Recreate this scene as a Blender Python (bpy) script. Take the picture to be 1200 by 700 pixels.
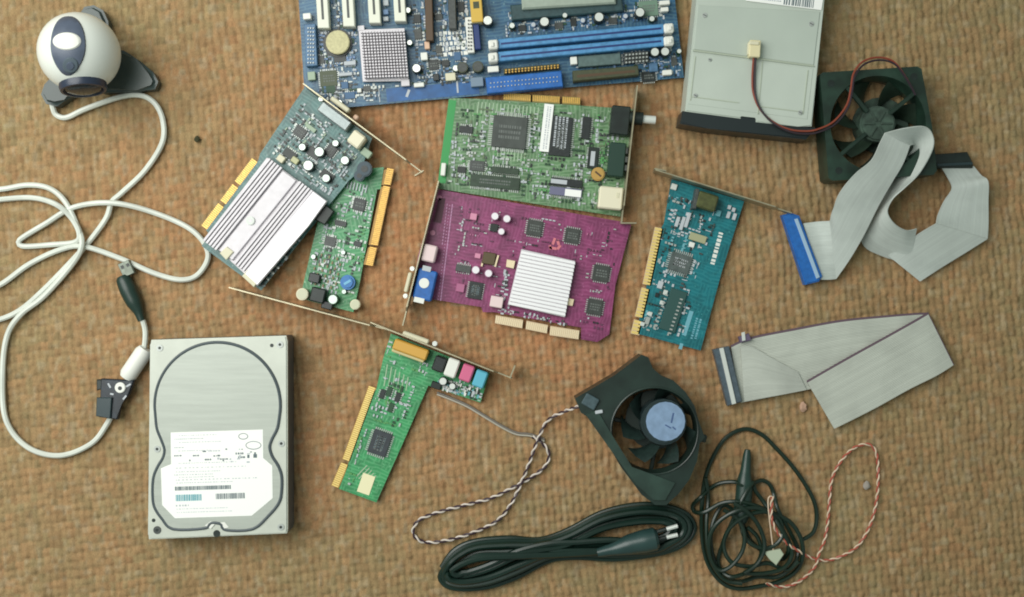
import bpy, bmesh, math, random
import numpy as np
from mathutils import Vector, Matrix

# ------------------------------------------------------------------ scene, camera, light
for o in list(bpy.data.objects):
    bpy.data.objects.remove(o)
SC = bpy.context.scene
COL = SC.collection
H = 0.836          # camera height over the carpet (m)
S = 0.00065        # metres on the carpet per photo pixel (photo is 1200 x 700)

cam = bpy.data.cameras.new('camera')
cam.sensor_width = 36.0
cam.lens = 36.0 * H / (1200 * S)
cam.clip_start = 0.02
cam.clip_end = 50
camo = bpy.data.objects.new('camera', cam)
camo.location = (0, 0, H)
COL.objects.link(camo)
SC.camera = camo

w = bpy.data.worlds.new('World')
SC.world = w
w.use_nodes = True
bg = w.node_tree.nodes['Background']
bg.inputs['Color'].default_value = (0.84, 1.0, 0.93, 1)     # greenish bounce light of the room
bg.inputs['Strength'].default_value = 0.31

la = bpy.data.lights.new('window_light', 'AREA')            # the window at the left
la.shape = 'RECTANGLE'
la.size, la.size_y = 0.80, 1.00
la.energy = 15.0
la.color = (0.985, 0.985, 0.94)
lo = bpy.data.objects.new('window_light', la)
lo.location = (-0.62, 0.30, 0.92)
lo.rotation_euler = (Vector((0.02, 0.0, 0)) - Vector(lo.location)).to_track_quat('-Z', 'Y').to_euler()
COL.objects.link(lo)

SC.view_settings.view_transform = 'Standard'
SC.view_settings.look = 'None'
SC.view_settings.exposure = 0.0
SC.view_settings.gamma = 1.0
SC.cycles.filter_width = 1.9        # a soft phone-camera pixel
SC.cycles.max_bounces = 6

# ------------------------------------------------------------------ helpers
RND = random.Random(7)

def f_(z): return (H - z) / H
def W(px, py, z=0.0):
    """point of the place at height z that stands over photo pixel (px, py)"""
    k = S * f_(z)
    return Vector(((px - 600) * k, (350 - py) * k, z))

def lin(c):
    c = c / 255.0
    return c / 12.92 if c <= 0.04045 else ((c + 0.055) / 1.055) ** 2.4
def C(r, g, b, k=0.8): return (lin(r) * k, lin(g) * k, lin(b) * k, 1)

MATS = {}
def mat(name, col, rough=0.5, metal=0.0, var=0.0, vscale=300.0, bump=0.0, bscale=800.0, spec=0.5, col2=None, stretch=None):
    if name in MATS: return MATS[name]
    m = bpy.data.materials.new(name); m.use_nodes = True
    nt = m.node_tree; b = nt.nodes['Principled BSDF']
    b.inputs['Base Color'].default_value = col
    b.inputs['Roughness'].default_value = rough
    b.inputs['Metallic'].default_value = metal
    b.inputs['Specular IOR Level'].default_value = spec
    if var or bump:
        tc = nt.nodes.new('ShaderNodeTexCoord'); src = tc.outputs['Object']
        if stretch:
            mp = nt.nodes.new('ShaderNodeMapping'); mp.inputs['Scale'].default_value = stretch
            nt.links.new(src, mp.inputs['Vector']); src = mp.outputs['Vector']
    if var:
        n = nt.nodes.new('ShaderNodeTexNoise'); n.inputs['Scale'].default_value = vscale
        n.inputs['Detail'].default_value = 4
        nt.links.new(src, n.inputs['Vector'])
        r = nt.nodes.new('ShaderNodeValToRGB')
        r.color_ramp.elements[0].position = 0.35; r.color_ramp.elements[1].position = 0.66
        lo_ = [max(0, c * (1 - var)) for c in col[:3]]
        hi_ = [min(1, c * (1 + var)) for c in col[:3]] if col2 is None else col2[:3]
        r.color_ramp.elements[0].color = (*lo_, 1); r.color_ramp.elements[1].color = (*hi_, 1)
        nt.links.new(n.outputs['Fac'], r.inputs['Fac'])
        nt.links.new(r.outputs['Color'], b.inputs['Base Color'])
    if bump:
        n2 = nt.nodes.new('ShaderNodeTexNoise'); n2.inputs['Scale'].default_value = bscale
        n2.inputs['Detail'].default_value = 3
        nt.links.new(src, n2.inputs['Vector'])
        bp = nt.nodes.new('ShaderNodeBump'); bp.inputs['Strength'].default_value = bump
        bp.inputs['Distance'].default_value = 0.001
        nt.links.new(n2.outputs['Fac'], bp.inputs['Height'])
        nt.links.new(bp.outputs['Normal'], b.inputs['Normal'])
    MATS[name] = m
    return m

def pcb(name, col, hi, ang=0.0):
    """lacquered circuit board: copper lines showing through the lacquer, small vias"""
    m = bpy.data.materials.new(name); m.use_nodes = True
    nt = m.node_tree; b = nt.nodes['Principled BSDF']; L = nt.links.new
    b.inputs['Roughness'].default_value = 0.38
    tc = nt.nodes.new('ShaderNodeTexCoord')
    mp = nt.nodes.new('ShaderNodeMapping'); mp.inputs['Rotation'].default_value = (0, 0, math.radians(-ang))
    L(tc.outputs['Object'], mp.inputs['Vector'])
    br = nt.nodes.new('ShaderNodeTexBrick')
    br.inputs['Scale'].default_value = 60; br.inputs['Mortar Size'].default_value = 0.035
    br.inputs['Brick Width'].default_value = 0.9; br.inputs['Row Height'].default_value = 0.16
    br.inputs['Color1'].default_value = col; br.inputs['Mortar'].default_value = hi
    br.inputs['Color2'].default_value = tuple(c * 0.8 for c in col[:3]) + (1,)
    dn = nt.nodes.new('ShaderNodeTexNoise'); dn.inputs['Scale'].default_value = 70
    L(mp.outputs['Vector'], dn.inputs['Vector'])
    add = nt.nodes.new('ShaderNodeMixRGB'); add.blend_type = 'ADD'; add.inputs['Fac'].default_value = 0.006
    L(mp.outputs['Vector'], add.inputs[1]); L(dn.outputs['Color'], add.inputs[2])
    mp2 = nt.nodes.new('ShaderNodeMapping'); mp2.inputs['Rotation'].default_value = (0, 0, math.radians(90))
    L(add.outputs['Color'], mp2.inputs['Vector'])
    vm = nt.nodes.new('ShaderNodeTexVoronoi'); vm.inputs['Scale'].default_value = 75
    L(mp.outputs['Vector'], vm.inputs['Vector'])
    sv = nt.nodes.new('ShaderNodeSeparateXYZ'); L(vm.outputs['Color'], sv.inputs[0])
    gt = nt.nodes.new('ShaderNodeMath'); gt.operation = 'GREATER_THAN'; gt.inputs[1].default_value = 0.5
    L(sv.outputs['X'], gt.inputs[0])
    pick = nt.nodes.new('ShaderNodeMixRGB'); L(gt.outputs[0], pick.inputs['Fac'])
    L(add.outputs['Color'], pick.inputs[1]); L(mp2.outputs['Vector'], pick.inputs[2])
    L(pick.outputs['Color'], br.inputs['Vector'])
    nz = nt.nodes.new('ShaderNodeTexNoise'); nz.inputs['Scale'].default_value = 130; nz.inputs['Detail'].default_value = 3
    L(mp.outputs['Vector'], nz.inputs['Vector'])
    rp = nt.nodes.new('ShaderNodeValToRGB')
    rp.color_ramp.elements[0].position = 0.42; rp.color_ramp.elements[1].position = 0.60
    rp.color_ramp.elements[0].color = tuple(c * 0.75 for c in col[:3]) + (1,)
    rp.color_ramp.elements[1].color = tuple(min(1, c * 1.25) for c in col[:3]) + (1,)
    L(nz.outputs['Fac'], rp.inputs['Fac'])
    mx = nt.nodes.new('ShaderNodeMixRGB'); mx.inputs['Fac'].default_value = 0.30
    L(rp.outputs['Color'], mx.inputs[1]); L(br.outputs['Color'], mx.inputs[2])
    vo = nt.nodes.new('ShaderNodeTexVoronoi'); vo.inputs['Scale'].default_value = 240
    L(mp.outputs['Vector'], vo.inputs['Vector'])
    lt = nt.nodes.new('ShaderNodeMath'); lt.operation = 'LESS_THAN'; lt.inputs[1].default_value = 0.13
    L(vo.outputs['Distance'], lt.inputs[0])
    mx2 = nt.nodes.new('ShaderNodeMixRGB'); mx2.inputs[2].default_value = hi
    L(lt.outputs[0], mx2.inputs['Fac']); L(mx.outputs['Color'], mx2.inputs[1])
    L(mx2.outputs['Color'], b.inputs['Base Color'])
    return m

WM = {}
def link(o, parent=None, world=None):
    COL.objects.link(o)
    world = world if world is not None else Matrix.Identity(4)
    if parent is not None:
        o.parent = parent
        o.matrix_basis = WM[parent.name].inverted() @ world
    else:
        o.matrix_basis = world
    WM[o.name] = world
    return o

def thing(name, label, cat, loc, group=None):
    o = bpy.data.objects.new(name, None)
    o.empty_display_size = 0.02
    o['label'] = label; o['category'] = cat
    if group: o['group'] = group
    return link(o, None, Matrix.Translation(loc))

def to_mesh(bm, name, m, smooth=False):
    bmesh.ops.recalc_face_normals(bm, faces=bm.faces)
    me = bpy.data.meshes.new(name); bm.to_mesh(me); bm.free()
    for x in (m if isinstance(m, (list, tuple)) else [m]): me.materials.append(x)
    if smooth:
        for p in me.polygons: p.use_smooth = True
        try: me.set_sharp_from_angle(angle=math.radians(38))
        except Exception: pass
    return me

def put_world(name, bm, m, parent, smooth=False, stuff=False, label=None):
    """mesh given in world coordinates -> part of parent, its origin at the parent's origin"""
    base = WM[parent.name]
    inv = base.inverted()
    for v in bm.verts: v.co = inv @ v.co
    o = bpy.data.objects.new(name, to_mesh(bm, name, m, smooth))
    if stuff: o['kind'] = 'stuff'
    if label: o['label'] = label
    return link(o, parent, base.copy())

CACHE = {}
def unit(kind, m, *dims):
    key = (kind, m.name) + tuple(round(d, 5) for d in dims)
    if key in CACHE: return CACHE[key]
    bm = bmesh.new()
    if kind == 'box':
        dx, dy, dz, bv = dims
        bmesh.ops.create_cube(bm, size=1)
        for v in bm.verts: v.co = Vector((v.co.x * dx, v.co.y * dy, (v.co.z + .5) * dz))
        if bv: bmesh.ops.bevel(bm, geom=bm.edges[:], offset=min(bv, dx * .3, dy * .3, dz * .3), segments=1, affect='EDGES', profile=0.5)
        me = to_mesh(bm, kind, m)
    else:
        r, dz, bv, r2 = dims
        bmesh.ops.create_cone(bm, cap_ends=True, segments=20, radius1=r, radius2=r2, depth=dz)
        for v in bm.verts: v.co.z += dz / 2
        if bv:
            es = [e for e in bm.edges if all(abs(v.co.z - dz) < 1e-7 for v in e.verts)]
            bmesh.ops.bevel(bm, geom=es, offset=min(bv, r * .4, dz * .4), segments=2, affect='EDGES')
        me = to_mesh(bm, kind, m, True)
    CACHE[key] = me
    return me

def box(p, name, px, py, wd, ht, rot, z0, dz, m, bv=0.0003, label=None):
    """box centred over photo pixel, wd x ht photo pixels at its top face, rot degrees clockwise in the photo"""
    k = S * f_(z0 + dz)
    c = W(px, py, z0 + dz); c.z = z0
    o = bpy.data.objects.new(name, unit('box', m, wd * k, ht * k, dz, bv))
    if label: o['label'] = label
    return link(o, p, Matrix.Translation(c) @ Matrix.Rotation(math.radians(-rot), 4, 'Z'))

def cyl(p, name, px, py, r, z0, dz, m, bv=0.0003, taper=1.0, label=None):
    k = S * f_(z0 + dz)
    c = W(px, py, z0 + dz); c.z = z0
    o = bpy.data.objects.new(name, unit('cyl', m, r * k, dz, bv, r * k * taper))
    if label: o['label'] = label
    return link(o, p, Matrix.Translation(c))

def bm_prism(bm, pts, z0, z1, zref=None, mi=0):
    zr = z1 if zref is None else zref
    P = [W(x, y, zr) for x, y in pts]
    lo_ = [bm.verts.new((q.x, q.y, z0)) for q in P]
    hi_ = [bm.verts.new((q.x, q.y, z1)) for q in P]
    n = len(P)
    fs = [bm.faces.new(hi_), bm.faces.new(lo_[::-1])]
    for i in range(n):
        fs.append(bm.faces.new((lo_[i], lo_[(i + 1) % n], hi_[(i + 1) % n], hi_[i])))
    for f in fs: f.material_index = mi
    return hi_

def prism(p, name, pts, z0, z1, m, bv=0.0, seg=1, smooth=False, label=None, zref=None):
    bm = bmesh.new()
    hi_ = bm_prism(bm, pts, z0, z1, zref)
    if bv:
        top = set(hi_)
        es = [e for e in bm.edges if e.verts[0] in top and e.verts[1] in top]
        bmesh.ops.bevel(bm, geom=es, offset=bv, segments=seg, affect='EDGES')
    return put_world(name, bm, m, p, smooth, label=label)

def rect_pts(px, py, wd, ht, rot):
    a = math.radians(rot); c, s = math.cos(a), math.sin(a)
    return [(px + x * c - y * s, py + x * s + y * c) for x, y in ((-wd/2, -ht/2), (wd/2, -ht/2), (wd/2, ht/2), (-wd/2, ht/2))]

def bits(p, name, items, m, stuff=True):
    """many tiny boxes joined in one part: items (px, py, w, h, rot, z0, dz, material index)"""
    bm = bmesh.new()
    for it in items:
        px, py, wd, ht, rot, z0, dz = it[:7]
        bm_prism(bm, rect_pts(px, py, wd, ht, rot), z0, z0 + dz, mi=it[7] if len(it) > 7 else 0)
    return put_world(name, bm, m, p, stuff=stuff)

def inside(x, y, poly):
    r = False; j = len(poly) - 1
    for i in range(len(poly)):
        xi, yi = poly[i]; xj, yj = poly[j]
        if (yi > y) != (yj > y) and x < (xj - xi) * (y - yi) / (yj - yi) + xi: r = not r
        j = i
    return r

def smd(p, poly, n, rot, z, seed, mats, avoid=(), big=1.0):
    rr = random.Random(seed); items = []; n = int(n * 1.9); mats = list(mats) + [FAINT]
    xs = [q[0] for q in poly]; ys = [q[1] for q in poly]
    t = 0
    while len(items) < n and t < n * 20:
        t += 1
        x = rr.uniform(min(xs), max(xs)); y = rr.uniform(min(ys), max(ys))
        if not inside(x, y, poly): continue
        if any((x - a) ** 2 + (y - b) ** 2 < r * r for a, b, r in avoid): continue
        # parts sit in short rows
        row = rr.choice((1, 1, 2, 3, 4))
        l_, w_ = rr.uniform(2.2, 4.6) * big, rr.uniform(1.4, 2.6) * big
        if rr.random() < .5: l_, w_ = w_, l_
        mi = rr.randrange(len(mats)); dz = rr.uniform(.0005, .0013)
        a = math.radians(rot + (90 if rr.random() < .5 else 0))
        for k in range(row):
            xx = x + math.cos(a) * k * (max(l_, w_) + 1.2); yy = y + math.sin(a) * k * (max(l_, w_) + 1.2)
            if not inside(xx, yy, poly) or any((xx - a_) ** 2 + (yy - b_) ** 2 < (r_ * .8) ** 2 for a_, b_, r_ in avoid): continue
            if rr.random() < .22: items.append((xx, yy, l_ * 1.3, .9, rot + rr.choice((0, 90)), z, .0002 + rr.uniform(0, .00005), len(mats) - 1))
            else: items.append((xx, yy, l_, w_, rot, z, dz + rr.uniform(0, .00004), mi))
    return bits(p, 'surface_components', items, mats)

def catmull(P, per=10, closed=False):
    P = np.array(P, float); n = len(P)
    out = []
    rng = range(n if closed else n - 1)
    for i in rng:
        if closed: a, b, c, d = P[(i-1) % n], P[i], P[(i+1) % n], P[(i+2) % n]
        else: a, b, c, d = P[max(i-1, 0)], P[i], P[i+1], P[min(i+2, n-1)]
        for k in range(per):
            t = k / per
            out.append(.5 * ((2*b) + (-a+c)*t + (2*a-5*b+4*c-d)*t*t + (-a+3*b-3*c+d)*t**3))
    if not closed: out.append(P[-1])
    return np.array(out)

def resample(Q, step, closed=False):
    if closed: Q = np.vstack([Q, Q[:1]])
    d = np.r_[0, np.cumsum(np.linalg.norm(np.diff(Q, axis=0), axis=1))]
    n = max(2, int(d[-1] / step) + 1)
    s = np.linspace(0, d[-1], n)
    return np.stack([np.interp(s, d, Q[:, i]) for i in range(Q.shape[1])], 1), s

def frames(Q):
    T = np.gradient(Q, axis=0); T /= np.linalg.norm(T, axis=1)[:, None] + 1e-12
    N = np.zeros_like(T); u = np.cross(T[0], [0, 0, 1.0])
    if np.linalg.norm(u) < 1e-6: u = np.array([1.0, 0, 0])
    u /= np.linalg.norm(u)
    for i in range(len(T)):
        u = u - T[i] * np.dot(u, T[i]); u /= np.linalg.norm(u) + 1e-12; N[i] = u
    return T, N, np.cross(T, N)

def bm_tube(bm, Q, r, k=8, mi=0):
    T, N, B = frames(Q)
    R = np.broadcast_to(np.asarray(r, float), (len(Q),))
    rings = []
    for i in range(len(Q)):
        rings.append([bm.verts.new(Q[i] + R[i] * (math.cos(2*math.pi*j/k) * N[i] + math.sin(2*math.pi*j/k) * B[i])) for j in range(k)])
    for i in range(len(Q) - 1):
        for j in range(k):
            f = bm.faces.new((rings[i][j], rings[i][(j+1) % k], rings[i+1][(j+1) % k], rings[i+1][j])); f.material_index = mi
    bm.faces.new(rings[0][::-1]).material_index = mi; bm.faces.new(rings[-1]).material_index = mi

def wpath(pts, r, per=10, step=0.0018):
    P = []
    for q in pts:
        z = q[2] if len(q) > 2 else r
        P.append(W(q[0], q[1], z))
    return resample(catmull([tuple(p) for p in P], per), step)[0]

def tube(p, name, pts, r, m, per=10, step=0.0018, k=8, label=None):
    Q = wpath(pts, r, per, step)
    bm = bmesh.new(); bm_tube(bm, Q, r, k)
    return put_world(name, bm, m, p, True, label=label)

def twisted(p, name, pts, r, ro, pitch, mats, labels):
    Q, s = resample(wpath(pts, r + ro), 0.0008)
    T, N, B = frames(Q)
    for j, (m, lb) in enumerate(zip(mats, labels)):
        a = 2 * math.pi * (s / pitch + j / len(mats))
        X = Q + ro * (np.cos(a)[:, None] * N + np.sin(a)[:, None] * B)
        bm = bmesh.new(); bm_tube(bm, X, r, 6)
        put_world(name, bm, m, p, True, label=lb)

def ribbon(p, name, rows, m, th=0.0009, per=8, label=None):
    """flat cable: rows of ((px,py,z),(px,py,z)) edge pairs, lofted; uv.x runs across its wires"""
    A = catmull([tuple(W(*a)) for a, b in rows], per); B = catmull([tuple(W(*b)) for a, b in rows], per)
    n = len(A); K = 8
    bm = bmesh.new(); uvl = bm.loops.layers.uv.new('UVMap')
    G = np.zeros((n, K + 1, 3))
    for j in range(K + 1): G[:, j] = A + (B - A) * j / K
    du = np.gradient(G, axis=0); dv = np.gradient(G, axis=1)
    nn = np.cross(du, dv); nn /= np.linalg.norm(nn, axis=2)[:, :, None] + 1e-12
    top = [[bm.verts.new(G[i, j] + nn[i, j] * th / 2) for j in range(K + 1)] for i in range(n)]
    bot = [[bm.verts.new(G[i, j] - nn[i, j] * th / 2) for j in range(K + 1)] for i in range(n)]
    def face(vs, us):
        f = bm.faces.new(vs)
        for l, u in zip(f.loops, us): l[uvl].uv = u
    for i in range(n - 1):
        for j in range(K):
            uu = [(j/K, i/n), ((j+1)/K, i/n), ((j+1)/K, (i+1)/n), (j/K, (i+1)/n)]
            face((top[i][j], top[i][j+1], top[i+1][j+1], top[i+1][j]), uu)
            face((bot[i][j], bot[i+1][j], bot[i+1][j+1], bot[i][j+1]), [uu[0], uu[3], uu[2], uu[1]])
        face((top[i][0], top[i+1][0], bot[i+1][0], bot[i][0]), [(0, 0)] * 4)
        face((top[i][K], bot[i][K], bot[i+1][K], top[i+1][K]), [(1, 0)] * 4)
    for i in (0, n - 1):
        for j in range(K):
            face((top[i][j], bot[i][j], bot[i][j+1], top[i][j+1]), [(j/K, 0)] * 4)
    return put_world(name, bm, m, p, True, label=label)

def ribbon_mat(name, col, edge=None):
    m = bpy.data.materials.new(name); m.use_nodes = True
    nt = m.node_tree; b = nt.nodes['Principled BSDF']; L = nt.links.new
    b.inputs['Roughness'].default_value = 0.5
    uv = nt.nodes.new('ShaderNodeUVMap'); uv.uv_map = 'UVMap'
    sx = nt.nodes.new('ShaderNodeSeparateXYZ'); L(uv.outputs['UV'], sx.inputs[0])
    mu = nt.nodes.new('ShaderNodeMath'); mu.operation = 'MULTIPLY'; mu.inputs[1].default_value = 40 * 2 * math.pi
    L(sx.outputs['X'], mu.inputs[0])
    sn = nt.nodes.new('ShaderNodeMath'); sn.operation = 'SINE'; L(mu.outputs[0], sn.inputs[0])
    bp = nt.nodes.new('ShaderNodeBump'); bp.inputs['Strength'].default_value = 0.5; bp.inputs['Distance'].default_value = 0.0003
    L(sn.outputs[0], bp.inputs['Height']); L(bp.outputs['Normal'], b.inputs['Normal'])
    tc = nt.nodes.new('ShaderNodeTexCoord')
    nz = nt.nodes.new('ShaderNodeTexNoise'); nz.inputs['Scale'].default_value = 45; nz.inputs['Detail'].default_value = 5
    L(tc.outputs['Object'], nz.inputs['Vector'])
    rp = nt.nodes.new('ShaderNodeValToRGB')
    rp.color_ramp.elements[0].color = tuple(c * .84 for c in col[:3]) + (1,); rp.color_ramp.elements[1].color = col
    rp.color_ramp.elements[0].position = .3; rp.color_ramp.elements[1].position = .6
    L(nz.outputs['Fac'], rp.inputs['Fac'])
    mpw = nt.nodes.new('ShaderNodeMapping'); mpw.inputs['Scale'].default_value = (26, .35, 1)
    L(uv.outputs['UV'], mpw.inputs['Vector'])
    nw = nt.nodes.new('ShaderNodeTexNoise'); nw.inputs['Scale'].default_value = 1; nw.inputs['Detail'].default_value = 2
    L(mpw.outputs['Vector'], nw.inputs['Vector'])
    mrw = nt.nodes.new('ShaderNodeMapRange'); mrw.inputs['From Min'].default_value = .3; mrw.inputs['From Max'].default_value = .7
    mrw.inputs['To Min'].default_value = .91; mrw.inputs['To Max'].default_value = 1.04
    L(nw.outputs['Fac'], mrw.inputs['Value'])
    mw = nt.nodes.new('ShaderNodeMixRGB'); mw.blend_type = 'MULTIPLY'; mw.inputs['Fac'].default_value = 1
    L(rp.outputs['Color'], mw.inputs[1]); L(mrw.outputs['Result'], mw.inputs[2])
    out = mw.outputs['Color']
    if edge:
        lt = nt.nodes.new('ShaderNodeMath'); lt.operation = 'LESS_THAN'; lt.inputs[1].default_value = 0.035
        L(sx.outputs['X'], lt.inputs[0])
        mx = nt.nodes.new('ShaderNodeMixRGB'); mx.inputs[2].default_value = edge
        L(lt.outputs[0], mx.inputs['Fac']); L(out, mx.inputs[1]); out = mx.outputs['Color']
    L(out, b.inputs['Base Color'])
    return m

def lathe(p, name, prof, M4, m, seg=28, smooth=True):
    bm = bmesh.new(); rings = []
    for r, z in prof:
        if r < 1e-7: rings.append([bm.verts.new(M4 @ Vector((0, 0, z)))])
        else: rings.append([bm.verts.new(M4 @ Vector((r*math.cos(2*math.pi*j/seg), r*math.sin(2*math.pi*j/seg), z))) for j in range(seg)])
    for a, b in zip(rings, rings[1:]):
        for j in range(seg):
            k = (j + 1) % seg
            if len(a) == 1 and len(b) == 1: continue
            if len(a) == 1: bm.faces.new((a[0], b[j], b[k]))
            elif len(b) == 1: bm.faces.new((a[j], a[k], b[0]))
            else: bm.faces.new((a[j], a[k], b[k], b[j]))
    return put_world(name, bm, m, p, smooth)

# ------------------------------------------------------------------ materials
WHITE = mat('white_plastic', C(240, 240, 232, .9), .45)
CREAM = mat('cream_plastic', C(232, 226, 196, .85), .5)
CABLE = mat('pale_cable', C(222, 226, 216, .9), .42, var=.07, vscale=60)
BLACK = mat('black_plastic', C(30, 42, 38, .8), .42, var=.3, vscale=120)
DARK = mat('dark_chip', C(42, 48, 48, .8), .38, var=.25, vscale=500)
GREYCHIP = mat('grey_chip', C(78, 82, 80, .8), .45, var=.2, vscale=600)
MAROON = mat('dark_maroon', C(95, 45, 65, .8), .5)
GOLD = mat('gold_contacts', C(226, 180, 92, .9), .35, .35, var=.12, vscale=400)
PALEGOLD = mat('pale_contacts', C(246, 226, 190, .95), .3, .2)
STEEL = mat('bracket_steel', C(186, 178, 150, .85), .36, .55, var=.12, vscale=120)
ALU = mat('aluminium', C(224, 219, 224, .82), .38, .08, var=.05, vscale=200)
SILVER = mat('silver_top', C(235, 238, 232, .95), .28, .35)
TIN = mat('tin_solder', C(190, 195, 190, .85), .4, .3)
BRASS = mat('battery_metal', C(198, 192, 148, .85), .5, .15, var=.12, vscale=500)
BLUE = mat('blue_plastic', C(35, 105, 185, .85), .45, var=.15, vscale=250)
PALEBLUE = mat('slate_blue_slot', C(84, 146, 196, .9), .45, var=.18, vscale=250)
NAVY = mat('navy_plastic', C(35, 60, 120, .8), .45)
YELLOW = mat('yellow_plastic', C(225, 185, 80, .85), .5)
OLIVE = mat('olive_connector', C(75, 80, 55, .8), .5, var=.15)
PINK = mat('pink_plastic', C(225, 110, 150, .85), .45)
CYAN = mat('cyan_plastic', C(100, 190, 215, .85), .45)
REDLOGO = mat('red_print', C(200, 60, 90, .8), .6)
PRINT = mat('grey_print', C(110, 125, 130, .8), .7)
FAINT = mat('faint_print', C(195, 200, 205, .9), .7)
TEALPRINT = mat('teal_print', C(110, 175, 185, .9), .7)
BROWN = mat('brown_slot', C(92, 70, 48, .8), .5)
GREENDARK = mat('dark_green_part', C(38, 78, 50, .8), .5)
MARK = mat('chip_print', C(118, 124, 120, .8), .6)
PAPER = mat('paper_label', C(250, 250, 246, .95), .55)
SMDS = [TIN, WHITE, DARK, GREYCHIP, mat('tan_part', C(150, 130, 95, .8), .5)]

# ------------------------------------------------------------------ carpet (the setting)
def carpet():
    step = 2.0 * S
    def axis(half, far):
        n = int(half / step)
        inner = np.arange(-n, n + 1) * step
        outer = half + np.array([.03, .1, .25, .6, far])
        return np.r_[-outer[::-1], inner, outer]
    X = axis(0.45, 1.6); Y = axis(0.30, 1.4)
    gx, gy = np.meshgrid(X, Y)
    px = 600 + gx / S; py = 350 - gy / S
    rs = np.random.RandomState(3)
    def vnoise(u, v, seed):
        r = np.random.RandomState(seed); T = r.rand(257, 257)
        iu = np.floor(u).astype(int); iv = np.floor(v).astype(int); fu = u - iu; fv = v - iv
        fu = fu*fu*(3-2*fu); fv = fv*fv*(3-2*fv)
        g = lambda a, b: T[a % 257, b % 257]
        return (g(iu, iv)*(1-fu)*(1-fv) + g(iu+1, iv)*fu*(1-fv) + g(iu, iv+1)*(1-fu)*fv + g(iu+1, iv+1)*fu*fv)
    wob = 6 * (vnoise(px/60, py/60, 1) - .5) + 2.2 * (vnoise(px/16, py/24, 2) - .5) + 1.1 * (vnoise(px/6, py/9, 6) - .5)
    u = (px - 0.10 * py + wob) / 8.0                    # yarn columns
    cu = np.floor(u); fu = u - cu
    jit = rs.rand(4096)
    ph = jit[(cu.astype(int)) % 4096]
    v = (py + 2.5 * (vnoise(px/9, py/25, 5) - .5)) / 9.6 + ph * .16 + cu * .11
    cv = np.floor(v); fv = v - cv
    prof = np.sqrt(np.clip(1 - (2*fu - 1)**2, 0, 1))
    knot = np.sqrt(np.clip(1 - (2*fv - 1)**2 * .9, 0, 1))
    hs = rs.rand(1 << 16)
    idx = ((cu.astype(np.int64) * 7919 + cv.astype(np.int64) * 104729) & 0xffff)
    tall = hs[idx]
    h = prof * (0.24 + .76 * knot) * (0.72 + .28 * tall)
    h = h * .0027 + .0013 * (vnoise(px/3.6, py/4.4, 8) - .5)
    taper = np.clip((0.46 - np.abs(gx)) / .03, 0, 1) * np.clip((0.31 - np.abs(gy)) / .03, 0, 1)
    z = (h - .0028) * taper - .0008 * (1 - taper) - 0.0002
    ny, nx = gx.shape
    co = np.stack([gx, gy, z], 2).reshape(-1, 3)
    i = np.arange(ny * nx).reshape(ny, nx)
    q = np.stack([i[:-1, :-1], i[:-1, 1:], i[1:, 1:], i[1:, :-1]], 2).reshape(-1, 4)
    me = bpy.data.meshes.new('carpet')
    me.vertices.add(len(co)); me.vertices.foreach_set('co', co.ravel())
    me.loops.add(q.size); me.loops.foreach_set('vertex_index', q.ravel())
    me.polygons.add(len(q)); me.polygons.foreach_set('loop_start', np.arange(0, q.size, 4))
    me.polygons.foreach_set('use_smooth', np.ones(len(q), bool))
    me.update()
    # colour of each yarn loop: tan, rust brown and olive yarns, browner towards the middle
    tan, rust, olive, pale = [np.array(C(*c, 1.0)[:3]) for c in ((150, 129, 94), (174, 119, 83), (126, 122, 88), (166, 152, 125))]
    a = hs[(idx * 31 + 17) & 0xffff]; b2 = hs[(idx * 57 + 5) & 0xffff]
    patch = vnoise(px/120 + 9, py/110 + 4, 21) * .55 + vnoise(px/34, py/40, 22) * .45
    mid_brown = np.exp(-(((px - 560) / 290) ** 2 + ((py - 300) / 260) ** 2))
    fr = np.clip(.20 + .55 * mid_brown + .34 * (patch - .5) + .34 * (a - .5), 0, 1)
    fo = np.clip(.30 - .3 * mid_brown + .30 * (.5 - patch) + .26 * (b2 - .5), 0, 1)
    col = tan[None, None] * (1 - fr[..., None]) + rust * fr[..., None]
    col = col * (1 - .6 * fo[..., None]) + olive * .6 * fo[..., None]
    fp = np.clip((vnoise(px/5, py/7, 31) - .62) * 1.6, 0, .45)
    col = col * (1 - fp[..., None]) + pale * fp[..., None]
    col *= (0.87 + .26 * hs[(idx * 13 + 3) & 0xffff])[..., None]
    rgba = np.concatenate([col, np.ones(col.shape[:2] + (1,))], 2).reshape(-1, 4)
    at = me.color_attributes.new('yarn', 'FLOAT_COLOR', 'POINT')
    at.data.foreach_set('color', rgba.ravel())
    m = bpy.data.materials.new('woven_carpet'); m.use_nodes = True
    nt = m.node_tree; b = nt.nodes['Principled BSDF']; L = nt.links.new
    b.inputs['Roughness'].default_value = .95; b.inputs['Specular IOR Level'].default_value = .1
    ca = nt.nodes.new('ShaderNodeVertexColor'); ca.layer_name = 'yarn'
    tc = nt.nodes.new('ShaderNodeTexCoord')
    mp = nt.nodes.new('ShaderNodeMapping'); mp.inputs['Scale'].default_value = (1500, 700, 900)
    L(tc.outputs['Object'], mp.inputs['Vector'])
    n1 = nt.nodes.new('ShaderNodeTexNoise'); n1.inputs['Scale'].default_value = 1.0; n1.inputs['Detail'].default_value = 3
    L(mp.outputs['Vector'], n1.inputs['Vector'])
    mr = nt.nodes.new('ShaderNodeMapRange'); mr.inputs['To Min'].default_value = .62; mr.inputs['To Max'].default_value = 1.38
    L(n1.outputs['Fac'], mr.inputs['Value'])
    mx = nt.nodes.new('ShaderNodeMixRGB'); mx.blend_type = 'MULTIPLY'; mx.inputs['Fac'].default_value = 1
    L(ca.outputs['Color'], mx.inputs[1]); L(mr.outputs['Result'], mx.inputs[2])
    L(mx.outputs['Color'], b.inputs['Base Color'])
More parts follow.
